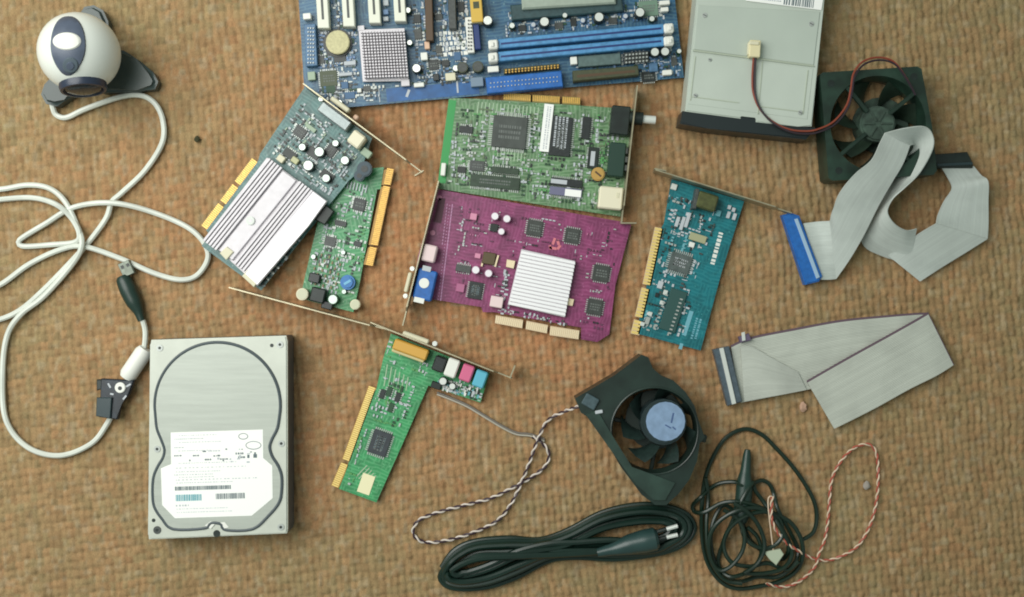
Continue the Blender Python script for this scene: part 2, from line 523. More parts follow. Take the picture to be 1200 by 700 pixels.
    bp = nt.nodes.new('ShaderNodeBump'); bp.inputs['Strength'].default_value = .5; bp.inputs['Distance'].default_value = .0005
    L(n1.outputs['Fac'], bp.inputs['Height']); L(bp.outputs['Normal'], b.inputs['Normal'])
    me.materials.append(m)
    o = bpy.data.objects.new('carpet', me); o['kind'] = 'structure'
    link(o)
carpet()

# ------------------------------------------------------------------ shared part builders
def qfp(p, px, py, wd, ht, rot, z, dz=.0018, m=None, pins='both', pin=2.6, mark=True):
    """flat chip with a row of legs along its sides"""
    c = box(p, 'chip', px, py, wd, ht, rot, z, dz, m or DARK, .0002)
    it = []
    a = math.radians(rot); ca, sa = math.cos(a), math.sin(a)
    def add(x, y, w_, h_): it.append((px + x*ca - y*sa, py + x*sa + y*ca, w_, h_, rot, z + .0001, .0006))
    step = 2.4
    if pins in ('both', 'x'):
        n = int(ht / step)
        for i in range(n):
            y = (i - (n-1)/2) * step
            add(-wd/2 - pin/2, y, pin, 1.2); add(wd/2 + pin/2, y, pin, 1.2)
    if pins in ('both', 'y'):
        n = int(wd / step)
        for i in range(n):
            x = (i - (n-1)/2) * step
            add(x, -ht/2 - pin/2, 1.2, pin); add(x, ht/2 + pin/2, 1.2, pin)
    if it: bits(c, 'pins', it, TIN)
    if min(wd, ht) >= 12 and mark:
        L_, W_, rr_ = (wd, ht, rot) if wd >= ht else (ht, wd, rot + 90)
        marks(c, px, py, L_ * .62, W_ * .5, rr_, z + dz, MARK, 3 if W_ > 14 else 2, int(px * 7 + py))
    return c

def marks(p, px, py, wd, ht, rot, z, m, n=4, seed=0, name='print', coarse=1.0):
    """small printed lines on a chip or label"""
    rr = random.Random(seed); it = []
    a = math.radians(rot); ca, sa = math.cos(a), math.sin(a)
    for i in range(n):
        y = (i - (n-1)/2) * ht / n; x = -wd/2
        while x < wd/2:
            w_ = rr.uniform(.8, 2.2) * coarse
            it.append((px + (x+w_/2)*ca - y*sa, py + (x+w_/2)*sa + y*ca, w_, ht/n*(.55 if coarse == 1 else .72), rot, z, .00012)); x += w_ + rr.uniform(.5, 1.4) * coarse ** .5
    return bits(p, name, it, m)

def cap(p, px, py, r, z, h=.007, body=None, top=None, label=None):
    c = cyl(p, 'capacitor', px, py, r, z, h, body or BLACK, .0003, label=label)
    cyl(c, 'capacitor_top', px, py, r * .82, z + h, .0002, top or SILVER, 0)
    return c

def bracket(p, p0, p1, z0, z1, th=.0009, tab=None, m=None):
    """sheet-metal slot bracket standing on edge from photo pixel p0 to p1 (taken at its top edge)"""
    m = m or STEEL
    A = W(*p0, z1); B = W(*p1, z1)
    d = (B - A); d.z = 0; L_ = d.length; d.normalize(); n = Vector((-d.y, d.x, 0))
    bm = bmesh.new()
    # outline in the plane of the plate: tapered foot at the far end, a notch under the tab
    hh = z1 - z0
    out = [(0, 0), (L_*.86, 0), (L_*.90, hh*.3), (L_, hh*.3), (L_, hh*.72), (L_*.90, hh*.72), (L_*.87, hh), (0, hh)]
    fr = [bm.verts.new(A + d*x + n*th/2 + Vector((0, 0, z0 - A.z + y))) for x, y in out]
    bk = [bm.verts.new(A + d*x - n*th/2 + Vector((0, 0, z0 - A.z + y))) for x, y in out]
    bm.faces.new(fr); bm.faces.new(bk[::-1])
    for i in range(len(out)):
        j = (i + 1) % len(out); bm.faces.new((fr[i], bk[i], bk[j], fr[j]))
    o = put_world('bracket', bm, m, p)
    if tab:
        side, ln = tab        # bent mounting tab at p0: towards side (+1/-1) of the plate
        bm = bmesh.new()
        s = n * side
        base = A.copy(); base.z = z0
        w0 = [base - d*th*.5, base + d*th*.5]
        pts = [(0, 0), (ln, 0), (ln, hh*.35), (ln*.7, hh*.35), (ln*.7, hh*.6), (ln, hh*.6), (ln, hh), (0, hh)]
        f1 = [bm.verts.new(w0[0] + s*x + Vector((0, 0, y))) for x, y in pts]
        f2 = [bm.verts.new(w0[1] + s*x + Vector((0, 0, y))) for x, y in pts]
        bm.faces.new(f1); bm.faces.new(f2[::-1])
        for i in range(len(pts)):
            j = (i + 1) % len(pts); bm.faces.new((f1[i], f2[i], f2[j], f1[j]))
        put_world('mounting_tab', bm, m, o)
    return o

def edge_fingers(board, pts, z, m=None, pitch=2.2, inward=0.0, name='gold_contacts'):
    """contact strips across a tongue of board: pts = corner a, corner b along the outer edge and depth vector"""
    (ax, ay), (bx, by), (dx, dy) = pts
    L_ = math.hypot(bx-ax, by-ay); n = int(L_ / pitch); it = []
    rot = math.degrees(math.atan2(by-ay, bx-ax)); dd = math.hypot(dx, dy)
    for i in range(n):
        t = (i + .5) / n
        it.append((ax + (bx-ax)*t + dx*.5, ay + (by-ay)*t + dy*.5, L_/n*.72, dd*.86, rot, z, .00015))
    return bits(board, name, it, m or GOLD)

# ------------------------------------------------------------------ webcam
def webcam():
    R = 46.5 * S * f_(.043); zc = .012 + R
    t = thing('webcam', 'white ball webcam with a dark oval face plate on a dark three legged stand', 'webcam', W(94, 60))
    c = W(93, 62, zc)
    DG = mat('webcam_stand', C(58, 72, 70, .8), .34, var=.12, vscale=50)
    NV = mat('webcam_plate', C(88, 98, 116, .8), .4, var=.12, vscale=120)
    SH = mat('webcam_ball', C(236, 240, 232, .9), .25)
    lathe(t, 'ball', [(R*math.sin(math.pi*i/24), -R*math.cos(math.pi*i/24)) for i in range(25)], Matrix.Translation(c), SH, 40)
    for pts in ([(112, 58), (143, 58), (160, 69), (178, 84), (184, 95), (180, 104), (160, 106), (118, 108)],
                [(86, 92), (62, 86), (50, 98), (46, 110), (52, 121), (65, 124), (75, 117), (92, 106)],
                [(88, 42), (91, 16), (97, 7), (108, 5), (119, 11), (125, 24), (126, 42)]):
        prism(t, 'leg', pts, 0, .011, DG, .003, 3, True)
    cyl(t, 'stand_collar', 96, 63, 30, .006, .011, DG, .002)
    k = S * f_(zc)
    def patch(name, par, cx, cy, fn, lift, m, edge=.0006, rings=8, n=40):
        bm = bmesh.new(); rr = []
        for a in range(rings + 1):
            rad = a / rings; ring = []
            for j in range(n):
                th = 2*math.pi*j/n; dx, dy = fn(th)
                e0 = Vector((0, 0, H)); dv = (W(cx + dx*rad, cy + dy*rad) - e0).normalized(); oc = e0 - c
                bq = oc.dot(dv); disc = bq*bq - (oc.dot(oc) - R*R)
                nrm = (e0 + dv * (-bq - math.sqrt(max(disc, 0))) - c).normalized()
                ring.append(bm.verts.new(c + nrm * (R + lift - (edge if a == rings else 0))))
                if a == 0: break
            rr.append(ring)
        for a in range(rings):
            for j in range(n):
                q = (j + 1) % n
                if a == 0: bm.faces.new((rr[0][0], rr[1][j], rr[1][q]))
                else: bm.faces.new((rr[a][j], rr[a+1][j], rr[a+1][q], rr[a][q]))
        return put_world(name, bm, m, par, True)
    def egg(th):
        x, y = math.cos(th), math.sin(th)
        wd = 22 * (1 - .30 * max(0, y) ** 2)
        return (wd * abs(x) ** .85 * (1 if x > 0 else -1), 37 * y)
    pl = patch('face_plate', t, 80, 54, egg, .0011, NV, .0018)
    patch('badge', pl, 79, 49, lambda th: (16*math.cos(th), 10*math.sin(th)), .0020, WHITE, .0008)
    patch('button', pl, 83, 76, lambda th: (9*math.cos(th), 9*math.sin(th)), .0018, mat('webcam_button', C(92, 105, 115, .8), .35), .0006)
    patch('button_centre', pl, 83, 76.5, lambda th: (4.5*math.cos(th), 4.5*math.sin(th)), .0024, NV, .0006)
    ax = Vector((.15, -1, .10)).normalized()
    M4 = Matrix.Translation(c) @ ax.to_track_quat('Z', 'Y').to_matrix().to_4x4()
    q = R * .56; dd = R * .80
    lathe(t, 'lens_ring', [(q*1.0, dd-.004), (q*1.03, dd+.003), (q*.98, dd+.0055), (q*.88, dd+.0058), (q*.80, dd+.003), (q*.7, dd-.001), (0, dd-.001)], M4, mat('lens_ring', C(48, 58, 78, .8), .35))
    lathe(t, 'lens', [(q*.93, R*.80), (q*.90, R*.90), (q*.70, R*1.0), (q*.4, R*1.035), (0, R*1.045)], M4, mat('lens_glass', C(30, 50, 62, .8), .16))
    # cable: off the left of the frame twice, through the tangle and to the plug
    r = .0021
    cb = [(60, 118, .006), (62, 127, .004), (66, 135), (78, 138), (100, 128), (140, 114), (165, 112), (182, 122), (191, 142), (190, 168), (170, 200), (143, 226, .003), (131, 237, .0034),
          (125, 255), (108, 279), (88, 302), (48, 343), (18, 367), (-14, 376), (-50, 365), (-55, 348), (-30, 342), (0, 334), (34, 310), (70, 293), (98, 289, .0045),
          (141, 303), (180, 320), (212, 328), (233, 321), (244, 297), (225, 270), (179, 249), (131, 238, .0062), (87, 243), (54, 262), (26, 279), (22, 285), (29, 289), (60, 287), (88, 284, .004), (93, 274, .006),
          (84, 256), (66, 240, .0055), (38, 232), (0, 234), (-40, 240), (-55, 232), (-40, 222), (0, 222), (33, 217), (58, 221), (76, 236), (90, 264), (96, 286, .0085), (86, 308, .005), (52, 347), (24, 369, .004), (8, 395), (3, 440), (7, 492), (32, 524), (70, 534), (107, 520), (126, 496), (133, 480), (146, 452), (158, 430)]
    tube(t, 'usb_cable', cb, r, CABLE, 8, .0022)
    cyl_path = [(148, 443, .0062), (171, 409, .0062)]
    Q = np.array([tuple(W(*a)) for a in catmull(cyl_path, 6)])
    bm = bmesh.new(); bm_tube(bm, Q, np.array([.0052] + [.0066]*(len(Q)-2) + [.0052]), 16)
    put_world('ferrite_bead', bm, WHITE, t, True)
    tube(t, 'usb_cable', [(168, 413, .005), (170, 400, .004), (170, 386, .004), (166, 372, .005)], r, CABLE, 8)
    Q = resample(np.array([tuple(W(*a)) for a in ((166, 376, .005), (162, 364, .005), (154, 348, .005), (146, 330, .005), (143, 324, .005))]), .002)[0]
    s = np.linspace(0, 1, len(Q))
    rad = np.interp(s, [0, .15, .4, .7, .93, 1], [.0028, .0034, .0060, .0066, .0058, .0042])
    bm = bmesh.new(); bm_tube(bm, Q, rad, 14)
    pg = put_world('usb_plug', bm, mat('plug_rubber', C(34, 58, 50, .8), .4), t, True)
    bx = box(pg, 'metal_shell', 147.5, 315, 14, 17, -24, .0026, .0050, mat('shell_metal', C(120, 128, 116, .8), .4, .4, var=.2), .0003)
    for dx in (-3.2, 3.2): box(bx, 'shell_hole', 146.5 + dx, 312 - dx*.4, 3.6, 4, -24, .0076, .0001, BLACK, 0)
webcam()

# small black bit with the white screw
t = thing('cable_clip', 'small black plastic piece with a round white screw lying on the webcam cable', 'clip', W(135, 468))
prism(t, 'body', [(118, 444), (157, 446), (151, 462), (141, 474), (137, 492), (116, 489)], .0046, .0100, mat('clip_plastic', C(36, 46, 56, .8), .35, var=.4, vscale=160), .0008)
prism(t, 'side_wing', [(113, 445), (121, 445), (120, 456), (113, 458)], .003, .0085, BLACK, .0006)
prism(t, 'side_wing', [(113, 466), (131, 466), (129, 491), (112, 488)], .0100, .0122, mat('clip_wing', C(48, 66, 70, .8), .3), .0006)
sc_ = cyl(t, 'screw', 140.5, 454.5, 6.2, .0100, .0016, WHITE, .0004)
cyl(sc_, 'screw_hole', 140.5, 455.2, 2.4, .0116, .0001, DARK, 0)
bits(t, 'print', [(128, 452, 6, 2, 60, .01, .0002), (150, 452, 7, 2, -30, .01, .0002), (146, 466, 6, 2, -50, .01, .0002), (131, 462, 4, 2, 10, .01, .0002)], FAINT)

# ------------------------------------------------------------------ hard drive
def hard_drive():
    t = thing('hard_drive', 'silver hard disk drive with a white paper label lying face up', 'hard drive', W(260, 510))
    z1 = .0250
    CAST = mat('drive_casting', C(208, 212, 200, .86), .42, .1, var=.05, vscale=60, bump=.08, bscale=2500)
    COVER = mat('drive_cover', C(188, 194, 184, .84), .36, .12, var=.05, vscale=26, bump=.10, bscale=240, stretch=(1, 14, 1))
    outl = [(177, 398.5), (335, 393.5), (336.5, 400), (337, 620), (336, 625.5), (174, 632.5), (173.5, 626), (176, 404)]
    prism(t, 'body', outl, .0008, .0212, mat('drive_side', C(92, 98, 104, .8), .45, .2, var=.1, vscale=80), .0003, zref=z1)  # sides darker than the top plate: shade away from the window put into their colour
    prism(t, 'top_plate', outl, .0213, z1, CAST, .0009, 2)
    cx, cy, r = 255, 475, 73.5
    arc = [(cx + r*math.cos(a), cy + r*math.sin(a)) for a in np.radians(np.linspace(172, 368, 30))]
    path = [(203, 620), (190, 608), (181, 594), (179, 578), (180, 560), (185, 547), (191, 537), (193, 527), (189, 515), (184, 502)] + arc + \
           [(325, 502), (319, 514), (316, 524), (319, 535), (326, 546), (330, 558), (330, 575), (327, 589), (315, 604), (296, 620), (264, 621), (259, 614), (247, 613), (240, 619)]
    sm = catmull(path, 4, True)
    prism(t, 'top_cover', [tuple(p) for p in sm], z1 - .002, z1 + .0006, COVER, .0003)
    Q = resample(np.array([tuple(W(a, b, z1)) for a, b in catmull(path, 4, True)]), .002, True)[0]
    bm = bmesh.new(); bm_tube(bm, Q, .00125, 8)
    put_world('gasket', bm, mat('gasket_rubber', C(82, 92, 96, .8), .5), t, True)
    zl = z1 + .0006
    lb = prism(t, 'label', [(200, 507), (308, 503.5), (308.5, 537), (319, 546), (319.5, 584), (295, 604.5), (205, 607.5), (190, 592), (188.5, 549), (200.5, 544)], zl, zl + .00015, PAPER)
    zp = zl + .00015
    it = []
    rr = random.Random(4)
    def row(x, y, x1, h, mi, gap=.8, wmin=.8, wmax=2.6):
        while x < x1:
            w_ = rr.uniform(wmin, wmax); it.append((x + w_/2, y - (x-200)*.03, w_, h, -1.5, zp, .0001, mi)); x += w_ + rr.uniform(gap*.5, gap*1.5)
    row(204, 525, 214, 1.2, 1); row(204, 534.5, 213, 1.4, 0); row(226, 535, 234, 1.6, 0); row(240, 540, 246, 1.8, 0); row(244, 530, 256, 1.3, 1)
    row(258, 540, 266, 1.6, 0); row(204, 515, 236, 1.0, 1); row(250, 536, 258, 1.4, 0); row(276, 534, 284, 2.2, 0); row(279, 538.5, 286, 2.2, 0)
    row(204, 557, 250, 1.0, 1, 1.4); row(206, 563, 300, 1.0, 1, 2.2); row(206, 549, 290, .9, 1, 2.8)
    row(205, 573, 270, 4.6, 0, .5, .6, 1.6); row(206, 584, 236, 7.5, 2, .5, .7, 2.0); row(253, 583.5, 286, 6.5, 0, .6, .6, 1.8); row(206, 593, 222, 2, 1, 1.6)
    for yy in (511, 519, 529, 543.5, 553.5, 560, 566.5, 597, 601): row(206 + rr.uniform(0, 4), yy, 262 + rr.uniform(-20, 30), .8, 1, 1.2)
    for k_ in range(16): it.append((rr.uniform(222, 300), rr.uniform(525, 542), rr.uniform(1.5, 4), rr.uniform(1, 2.4), -1.5, zp, .0001 + k_*1e-6, rr.choice((0, 1))))
    bits(lb, 'print', it, [PRINT, FAINT, TEALPRINT])
    # two outlined approval marks on the label
    for (x, y, rx, ry) in ((285, 511.5, 5.5, 3.4), (297, 522, 9, 4.6)):
        Q = resample(np.array([tuple(W(x + rx*math.cos(a), y + ry*math.sin(a), zp)) for a in np.linspace(0, 6.4, 24)]), .0012)[0]
        bm = bmesh.new(); bm_tube(bm, Q, .00025, 5); put_world('approval_mark', bm, PRINT, lb)
    bits(lb, 'print', [(291, 535, 2.6, 4, 0, zp, .0001), (299, 534.5, 4.2, 4.2, 0, zp, .0001)], PRINT)
    for x, y, rr_, m in ((187, 408, 4, TIN), (328, 404, 4, TIN), (184, 526.5, 4, TIN), (329.5, 520, 4, TIN), (184, 621.5, 4.6, GREYCHIP), (329, 618, 4, TIN)):
        s_ = cyl(t, 'screw', x, y, rr_, z1, .0006, m, .0002)
        cyl(s_, 'socket', x, y, 1.7, z1 + .0006, .00008, BLACK, 0)
    for x, y, rr_ in ((318.5, 405, 2.2), (180, 610, 2.2), (254, 625.5, 4.2)):
        cyl(t, 'hole', x, y, rr_, z1, .0001, BLACK, 0)
    prism(t, 'corner_rib', [(240, 616), (247, 611), (252, 614), (247, 620)], z1, z1 + .0008, WHITE)
    prism(t, 'corner_rib', [(257, 613), (263, 612), (268, 618), (262, 620)], z1, z1 + .0008, WHITE)
hard_drive()

# ------------------------------------------------------------------ motherboard
def motherboard():
    t = thing('motherboard', 'blue computer motherboard with white card slots and blue memory slots', 'motherboard', W(576, 60))
    ang = -4.7; z = .0046
    MB = pcb('board_blue', C(50, 96, 130, .8), C(112, 150, 160, .8), 4.7)
    prism(t, 'circuit_board', [(335, -240), (781, -240), (791, 0), (801.5, 91), (660, 103), (526, 115.5), (406, 126), (358, 129), (350, 0)], z - .0016, z, MB)
    # board strips of plain blue at the lower edge
    for (x0, b1) in ((370, 33), (400, 31), (430.5, 27), (460.5, 25)):
        top = -97
        def q(x, y): return (x + (y - 0) * .055, y)
        w_ = 13.5
        s_ = prism(t, 'card_slot', [q(x0, top), q(x0 + w_, top), q(x0 + w_ + .6, b1), q(x0 + .6, b1)], z, z + .0090, mat('slot_white', C(236, 236, 220, .9), .5), .0005)
        prism(s_, 'slit', [q(x0 + 5.4, top + 5), q(x0 + 8.2, top + 5), q(x0 + 8.6, b1 - 10), q(x0 + 5.8, b1 - 10)], z + .009, z + .0091, GREYCHIP)
    for x0, w_, b1, m in ((499, 9, 48, BROWN), (526, 9, 34, GREYCHIP)):
        prism(t, 'graphics_slot' if m is BROWN else 'socket', [(x0 - 3, -60), (x0 + w_ - 3, -60), (x0 + w_, b1), (x0, b1)], z, z + .008, m, .0005)
    prism(t, 'connector', [(356, 29), (369.5, 28), (372, 77), (359, 78)], z, z + .006, mat('steel_blue', C(84, 122, 158, .85), .45, var=.2, vscale=300), .0005)
    bits(t, 'pins', [(361 + i*3, 33 + j*4.5 + i*.1, 1.3, 1.5, -4, z + .006, .001) for i in range(3) for j in range(10)], TIN)
    hb = cyl(t, 'battery_holder', 395.6, 50.5, 17, z, .002, DARK, .0004)
    cyl(t, 'battery', 395.6, 49.5, 14, z + .002, .0034, BRASS, .0005)
    # chipset heatsink: base plate and a grid of pins
    hs_ = prism(t, 'heatsink', [(420, 35), (474, 33), (479, 95), (425, 96)], z + .002, z + .0042, ALU, .0003)
    it = []
    for i in range(15):
        for j in range(16):
            u, v = (i + .5) / 15, (j + .5) / 16
            x = 421.5 + u*53 + v*4.6; y = 36 - u*1.8 + v*56
            it.append((x, y, 2.1, 2.1, ang, z + .0042, .0065))
    bits(hs_, 'heatsink_pins', it, ALU)
    box(hs_, 'mounting_lug', 475, 97, 10, 8, ang, z + .0015, .003, ALU, .0003)
    box(hs_, 'mounting_lug', 423, 33, 8, 6, ang, z + .0015, .003, ALU, .0003)
    # memory slots
    def along(x, y, dx): return (x + dx, y - dx * .0935)
    for y0 in (51.5, 66.5):
        a = (584, y0); b = along(584, y0, 194)
        s_ = prism(t, 'memory_slot', [(a[0], a[1]-5.6), (b[0], b[1]-5.6), (b[0], b[1]+5.6), (a[0], a[1]+5.6)], z, z + .009, PALEBLUE, .0006)
        prism(s_, 'slit', [(a[0]+3, a[1]-1.2), (b[0]-3, b[1]-1.2), (b[0]-3, b[1]+1.2), (a[0]+3, a[1]+1.2)], z + .009, z + .0091, NAVY)
        for e, off in ((a, -6), (b, 6)):
            lt = box(t, 'memory_latch', e[0] + off, e[1] - off*.09, 11.5, 11, ang, z, .0115, WHITE, .0010)
            box(lt, 'latch_grip', e[0] + off*1.2, e[1] - off*.09, 4, 5, ang, z + .0115, .0012, WHITE, .0004)
    # ide, floppy and power connectors along the lower edge
    s_ = prism(t, 'drive_connector', [(569, 91), (658, 83), (660, 101.5), (571, 110)], z, z + .009, BLUE, .0006)
    bits(s_, 'pins', [(575 + i*4.1, 97.5 + j*5 - i*.38, 1.3, 1.3, ang, z + .009, .0006) for i in range(20) for j in range(2)], TIN)
    s_ = prism(t, 'drive_connector', [(671, 83), (748, 77), (749, 88), (672, 95.5)], z, z + .009, OLIVE, .0006, label='dark olive drive connector')
    prism(s_, 'slit', [(676, 88), (744, 82), (744.4, 85), (676.4, 91.2)], z + .009, z + .0091, BROWN)
    prism(t, 'grey_socket', [(677, 66), (727, 62), (728, 75), (678, 79)], z, z + .005, mat('grey_green', C(96, 118, 116, .8), .5, var=.15, vscale=300), .0005)
    s_ = prism(t, 'pin_header', [(590, 80.5), (655, 74.5), (655.5, 81), (590.5, 87)], z, z + .003, OLIVE, .0003)
    bits(s_, 'pins', [(593 + i*3.8, 82.4 - i*.36 + j*2.6, 1.6, 1.6, ang, z + .003, .004) for i in range(17) for j in range(2)], GOLD)
    s_ = prism(t, 'pin_header', [(731, 62), (760, 59.5), (760.6, 72), (731.6, 75)], z, z + .003, GREYCHIP, .0003)
    bits(s_, 'pins', [(734 + i*4, 64.5 - i*.36 + j*4.4, 1.8, 1.8, ang, z + .003, .004) for i in range(7) for j in range(3)], TIN)
    # processor socket cut by the top of the frame
    s_ = prism(t, 'processor_socket', [(605, -95), (716, -103), (722, 4), (612, 11)], z, z + .010, mat('socket_grey', C(166, 178, 164, .85), .42, var=.06), .0012)
    prism(t, 'cooler_frame', [(598, 6), (728, -6), (731, 13), (600, 24)], z, z + .006, mat('cooler_frame', C(52, 80, 84, .8), .45, var=.2), .0008)
    # yellow and white connectors
    s_ = box(t, 'power_connector', 558, 6, 14, 40, ang, z, .010, YELLOW, .0006)
    box(s_, 'opening', 558, 6, 7, 8, ang, z + .010, .0001, OLIVE, 0)
    box(s_, 'opening', 557, -8, 7, 8, ang, z + .010, .0001, OLIVE, 0)
    box(t, 'connector', 558.5, 23, 13, 7, ang, z, .009, CREAM, .0005)
    box(t, 'connector', 550.5, 41, 8, 42, ang, z, .0055, WHITE, .0005, label='tall narrow white connector')
    bits(t, 'pins', [(549 + j*3, 24 + i*4.2, 1.5, 1.7, ang, z + .0055, .001) for i in range(9) for j in range(2)], GREYCHIP)
    box(t, 'connector', 559, 43, 7, 30, ang, z, .006, NAVY, .0005, label='navy connector')
    # white silk-screened block
    marks(t, 529, 51, 27, 31, ang, z + .0001, WHITE, 5, 11, 'board_print', 2.2)
    for x, y, w_, h_, dz, m in ((359.5, 19, 9, 7, .006, WHITE), (497, 66, 8, 9, .005, WHITE), (500.5, 53, 6, 9, .005, mat('peach_part', C(235, 195, 165, .85), .5)),
                                (491, 99.5, 12, 5, .004, WHITE), (528, 90, 12, 9, .004, CREAM), (511, 90.5, 7, 8, .004, DARK), (672.5, 71, 8, 9, .006, WHITE),
                                (578, 81, 13, 7, .006, WHITE), (782, 85, 11, 6, .005, WHITE), (365, 89, 9, 10, .004, mat('pale_green_part', C(170, 190, 165, .8), .5)),
                                (559, 96, 15, 11, .005, mat('slate_part', C(130, 150, 170, .8), .5)), (452, 3, 6, 7, .004, FAINT), (452, 14, 6, 6, .004, mat('blue_grey', C(120, 150, 190, .8), .5)), (452, 22, 6, 5, .004, FAINT),
                                (410, 74, 14, 5, .003, FAINT), (405, 87, 16, 4, .003, FAINT), (779, 3, 12, 5, .006, WHITE), (779, 11, 9, 5, .006, WHITE), (421, 106, 5, 5, .003, WHITE), (766, 79, 10, 10, .004, mat('steel_blue', None))):
        box(t, 'component', x, y, w_, h_, ang, z, dz, m, .0004)
    qfp(t, 385, 92, 20, 18, ang, z, .0014, mat('greenish_chip', C(78, 88, 62, .8), .5), 'both', 2)
    qfp(t, 385, 104, 16, 10, ang, z, .0013, GREENDARK, 'y', 2)
    qfp(t, 398, 68, 14, 10, ang, z, .0013, DARK, 'y', 2)
    qfp(t, 508, 76, 12, 12, ang, z, .0014, DARK, 'both', 2)
    qfp(t, 760, 90, 16, 12, ang, z, .0014, DARK, 'both', 2)
    qfp(t, 760, 10, 22, 18, ang, z, .0014, mat('pale_green_chip', C(120, 150, 130, .8), .5), 'both', 2)
    for x, y, r, h in ((638, 25.5, 6, .009), (702, 20, 6, .009), (750, 14.5, 6, .009), (571.5, 24, 6, .009), (767.5, 61, 5.5, .008), (779.5, 60.5, 5.5, .008), (488, 80, 5.5, .007),
                       (560, 78, 6.5, .007), (542, 79, 6.5, .007)):
        dark = (x in (560, 542))
        cap(t, x, y, r, z, h, OLIVE if dark else BLACK, GREYCHIP if dark else SILVER)
    for x, y in ((625, 29), (683, 24), (733, 19)): cap(t, x, y, 3, z, .004, mat('blue_grey', None), FAINT)
    for x, y, w_, h_ in ((522, 74, 9, 7), (536, 66, 8, 10), (490, 40, 9, 12), (514, 58, 7, 9), (489, 22, 8, 10), (514, 20, 9, 7), (540, 8, 8, 12), (612, 33, 9, 7), (655, 30, 10, 7), (672, 26, 7, 9), (718, 24, 10, 7), (410, 112, 12, 8), (430, 104, 9, 6), (404, 100, 8, 8), (376, 70, 8, 9), (700, 70, 12, 6), (790, 72, 7, 10)):
        qfp(t, x, y, w_, h_, ang, z, .0014, (DARK, GREYCHIP, mat('dusk_blue', C(70, 110, 150, .8), .5))[int(x) % 3], 'y', 1.8)
    for x, y, r_ in ((478, 12, 3.6), (480, 50, 3.4), (534, 80, 4), (600, 30, 3.6), (662, 18, 3.2), (764, 22, 3.6), (376, 116, 3.4), (398, 120, 3.2), (796, 60, 3)):
        cap(t, x, y, r_, z, .006, GREENDARK, SILVER)
    rot = ang
    poly1 = [(372, 78), (418, 76), (422, 100), (500, 96), (556, 82), (556, 93), (452, 102), (440, 118), (372, 122)]
    poly2 = [(480, 0), (548, 0), (548, 100), (490, 98), (484, 40)]
    poly3 = [(590, 12), (776, 0), (778, 22), (590, 44)]
    poly4 = [(674, 62), (796, 56), (798, 88), (752, 92), (750, 78), (674, 80)]
    poly5 = [(372, 36), (418, 34), (418, 76), (374, 78)]
    poly6 = [(384, 0), (400, 0), (405, 32), (390, 33)]
    B2 = mat('blue_grey', None); B3 = mat('dusk_blue', C(70, 110, 150, .8), .5)
    prism(t, 'plain_strip', [(452, 104), (560, 95), (562, 110), (454, 120)], z, z + .0002, mat('plain_blue', C(34, 96, 158, .8), .4, var=.2, vscale=150))
    for i, (pl, n) in enumerate(((poly1, 100), (poly2, 110), (poly3, 90), (poly4, 60), (poly5, 50), (poly6, 14))):
        smd(t, pl, int(n * 1.5), rot, z, 20 + i, [TIN, FAINT, DARK, B2, B3, GREENDARK, GREYCHIP], [(395.6, 50, 17)])
    bits(t, 'board_print', [(478, 109.5, 3, 9, 20, z + .0002, .0002), (536, 102, 2, 14, ang, z + .0002, .0002), (444.5, 112, 1, 16, ang, z, .0004)], FAINT)
motherboard()

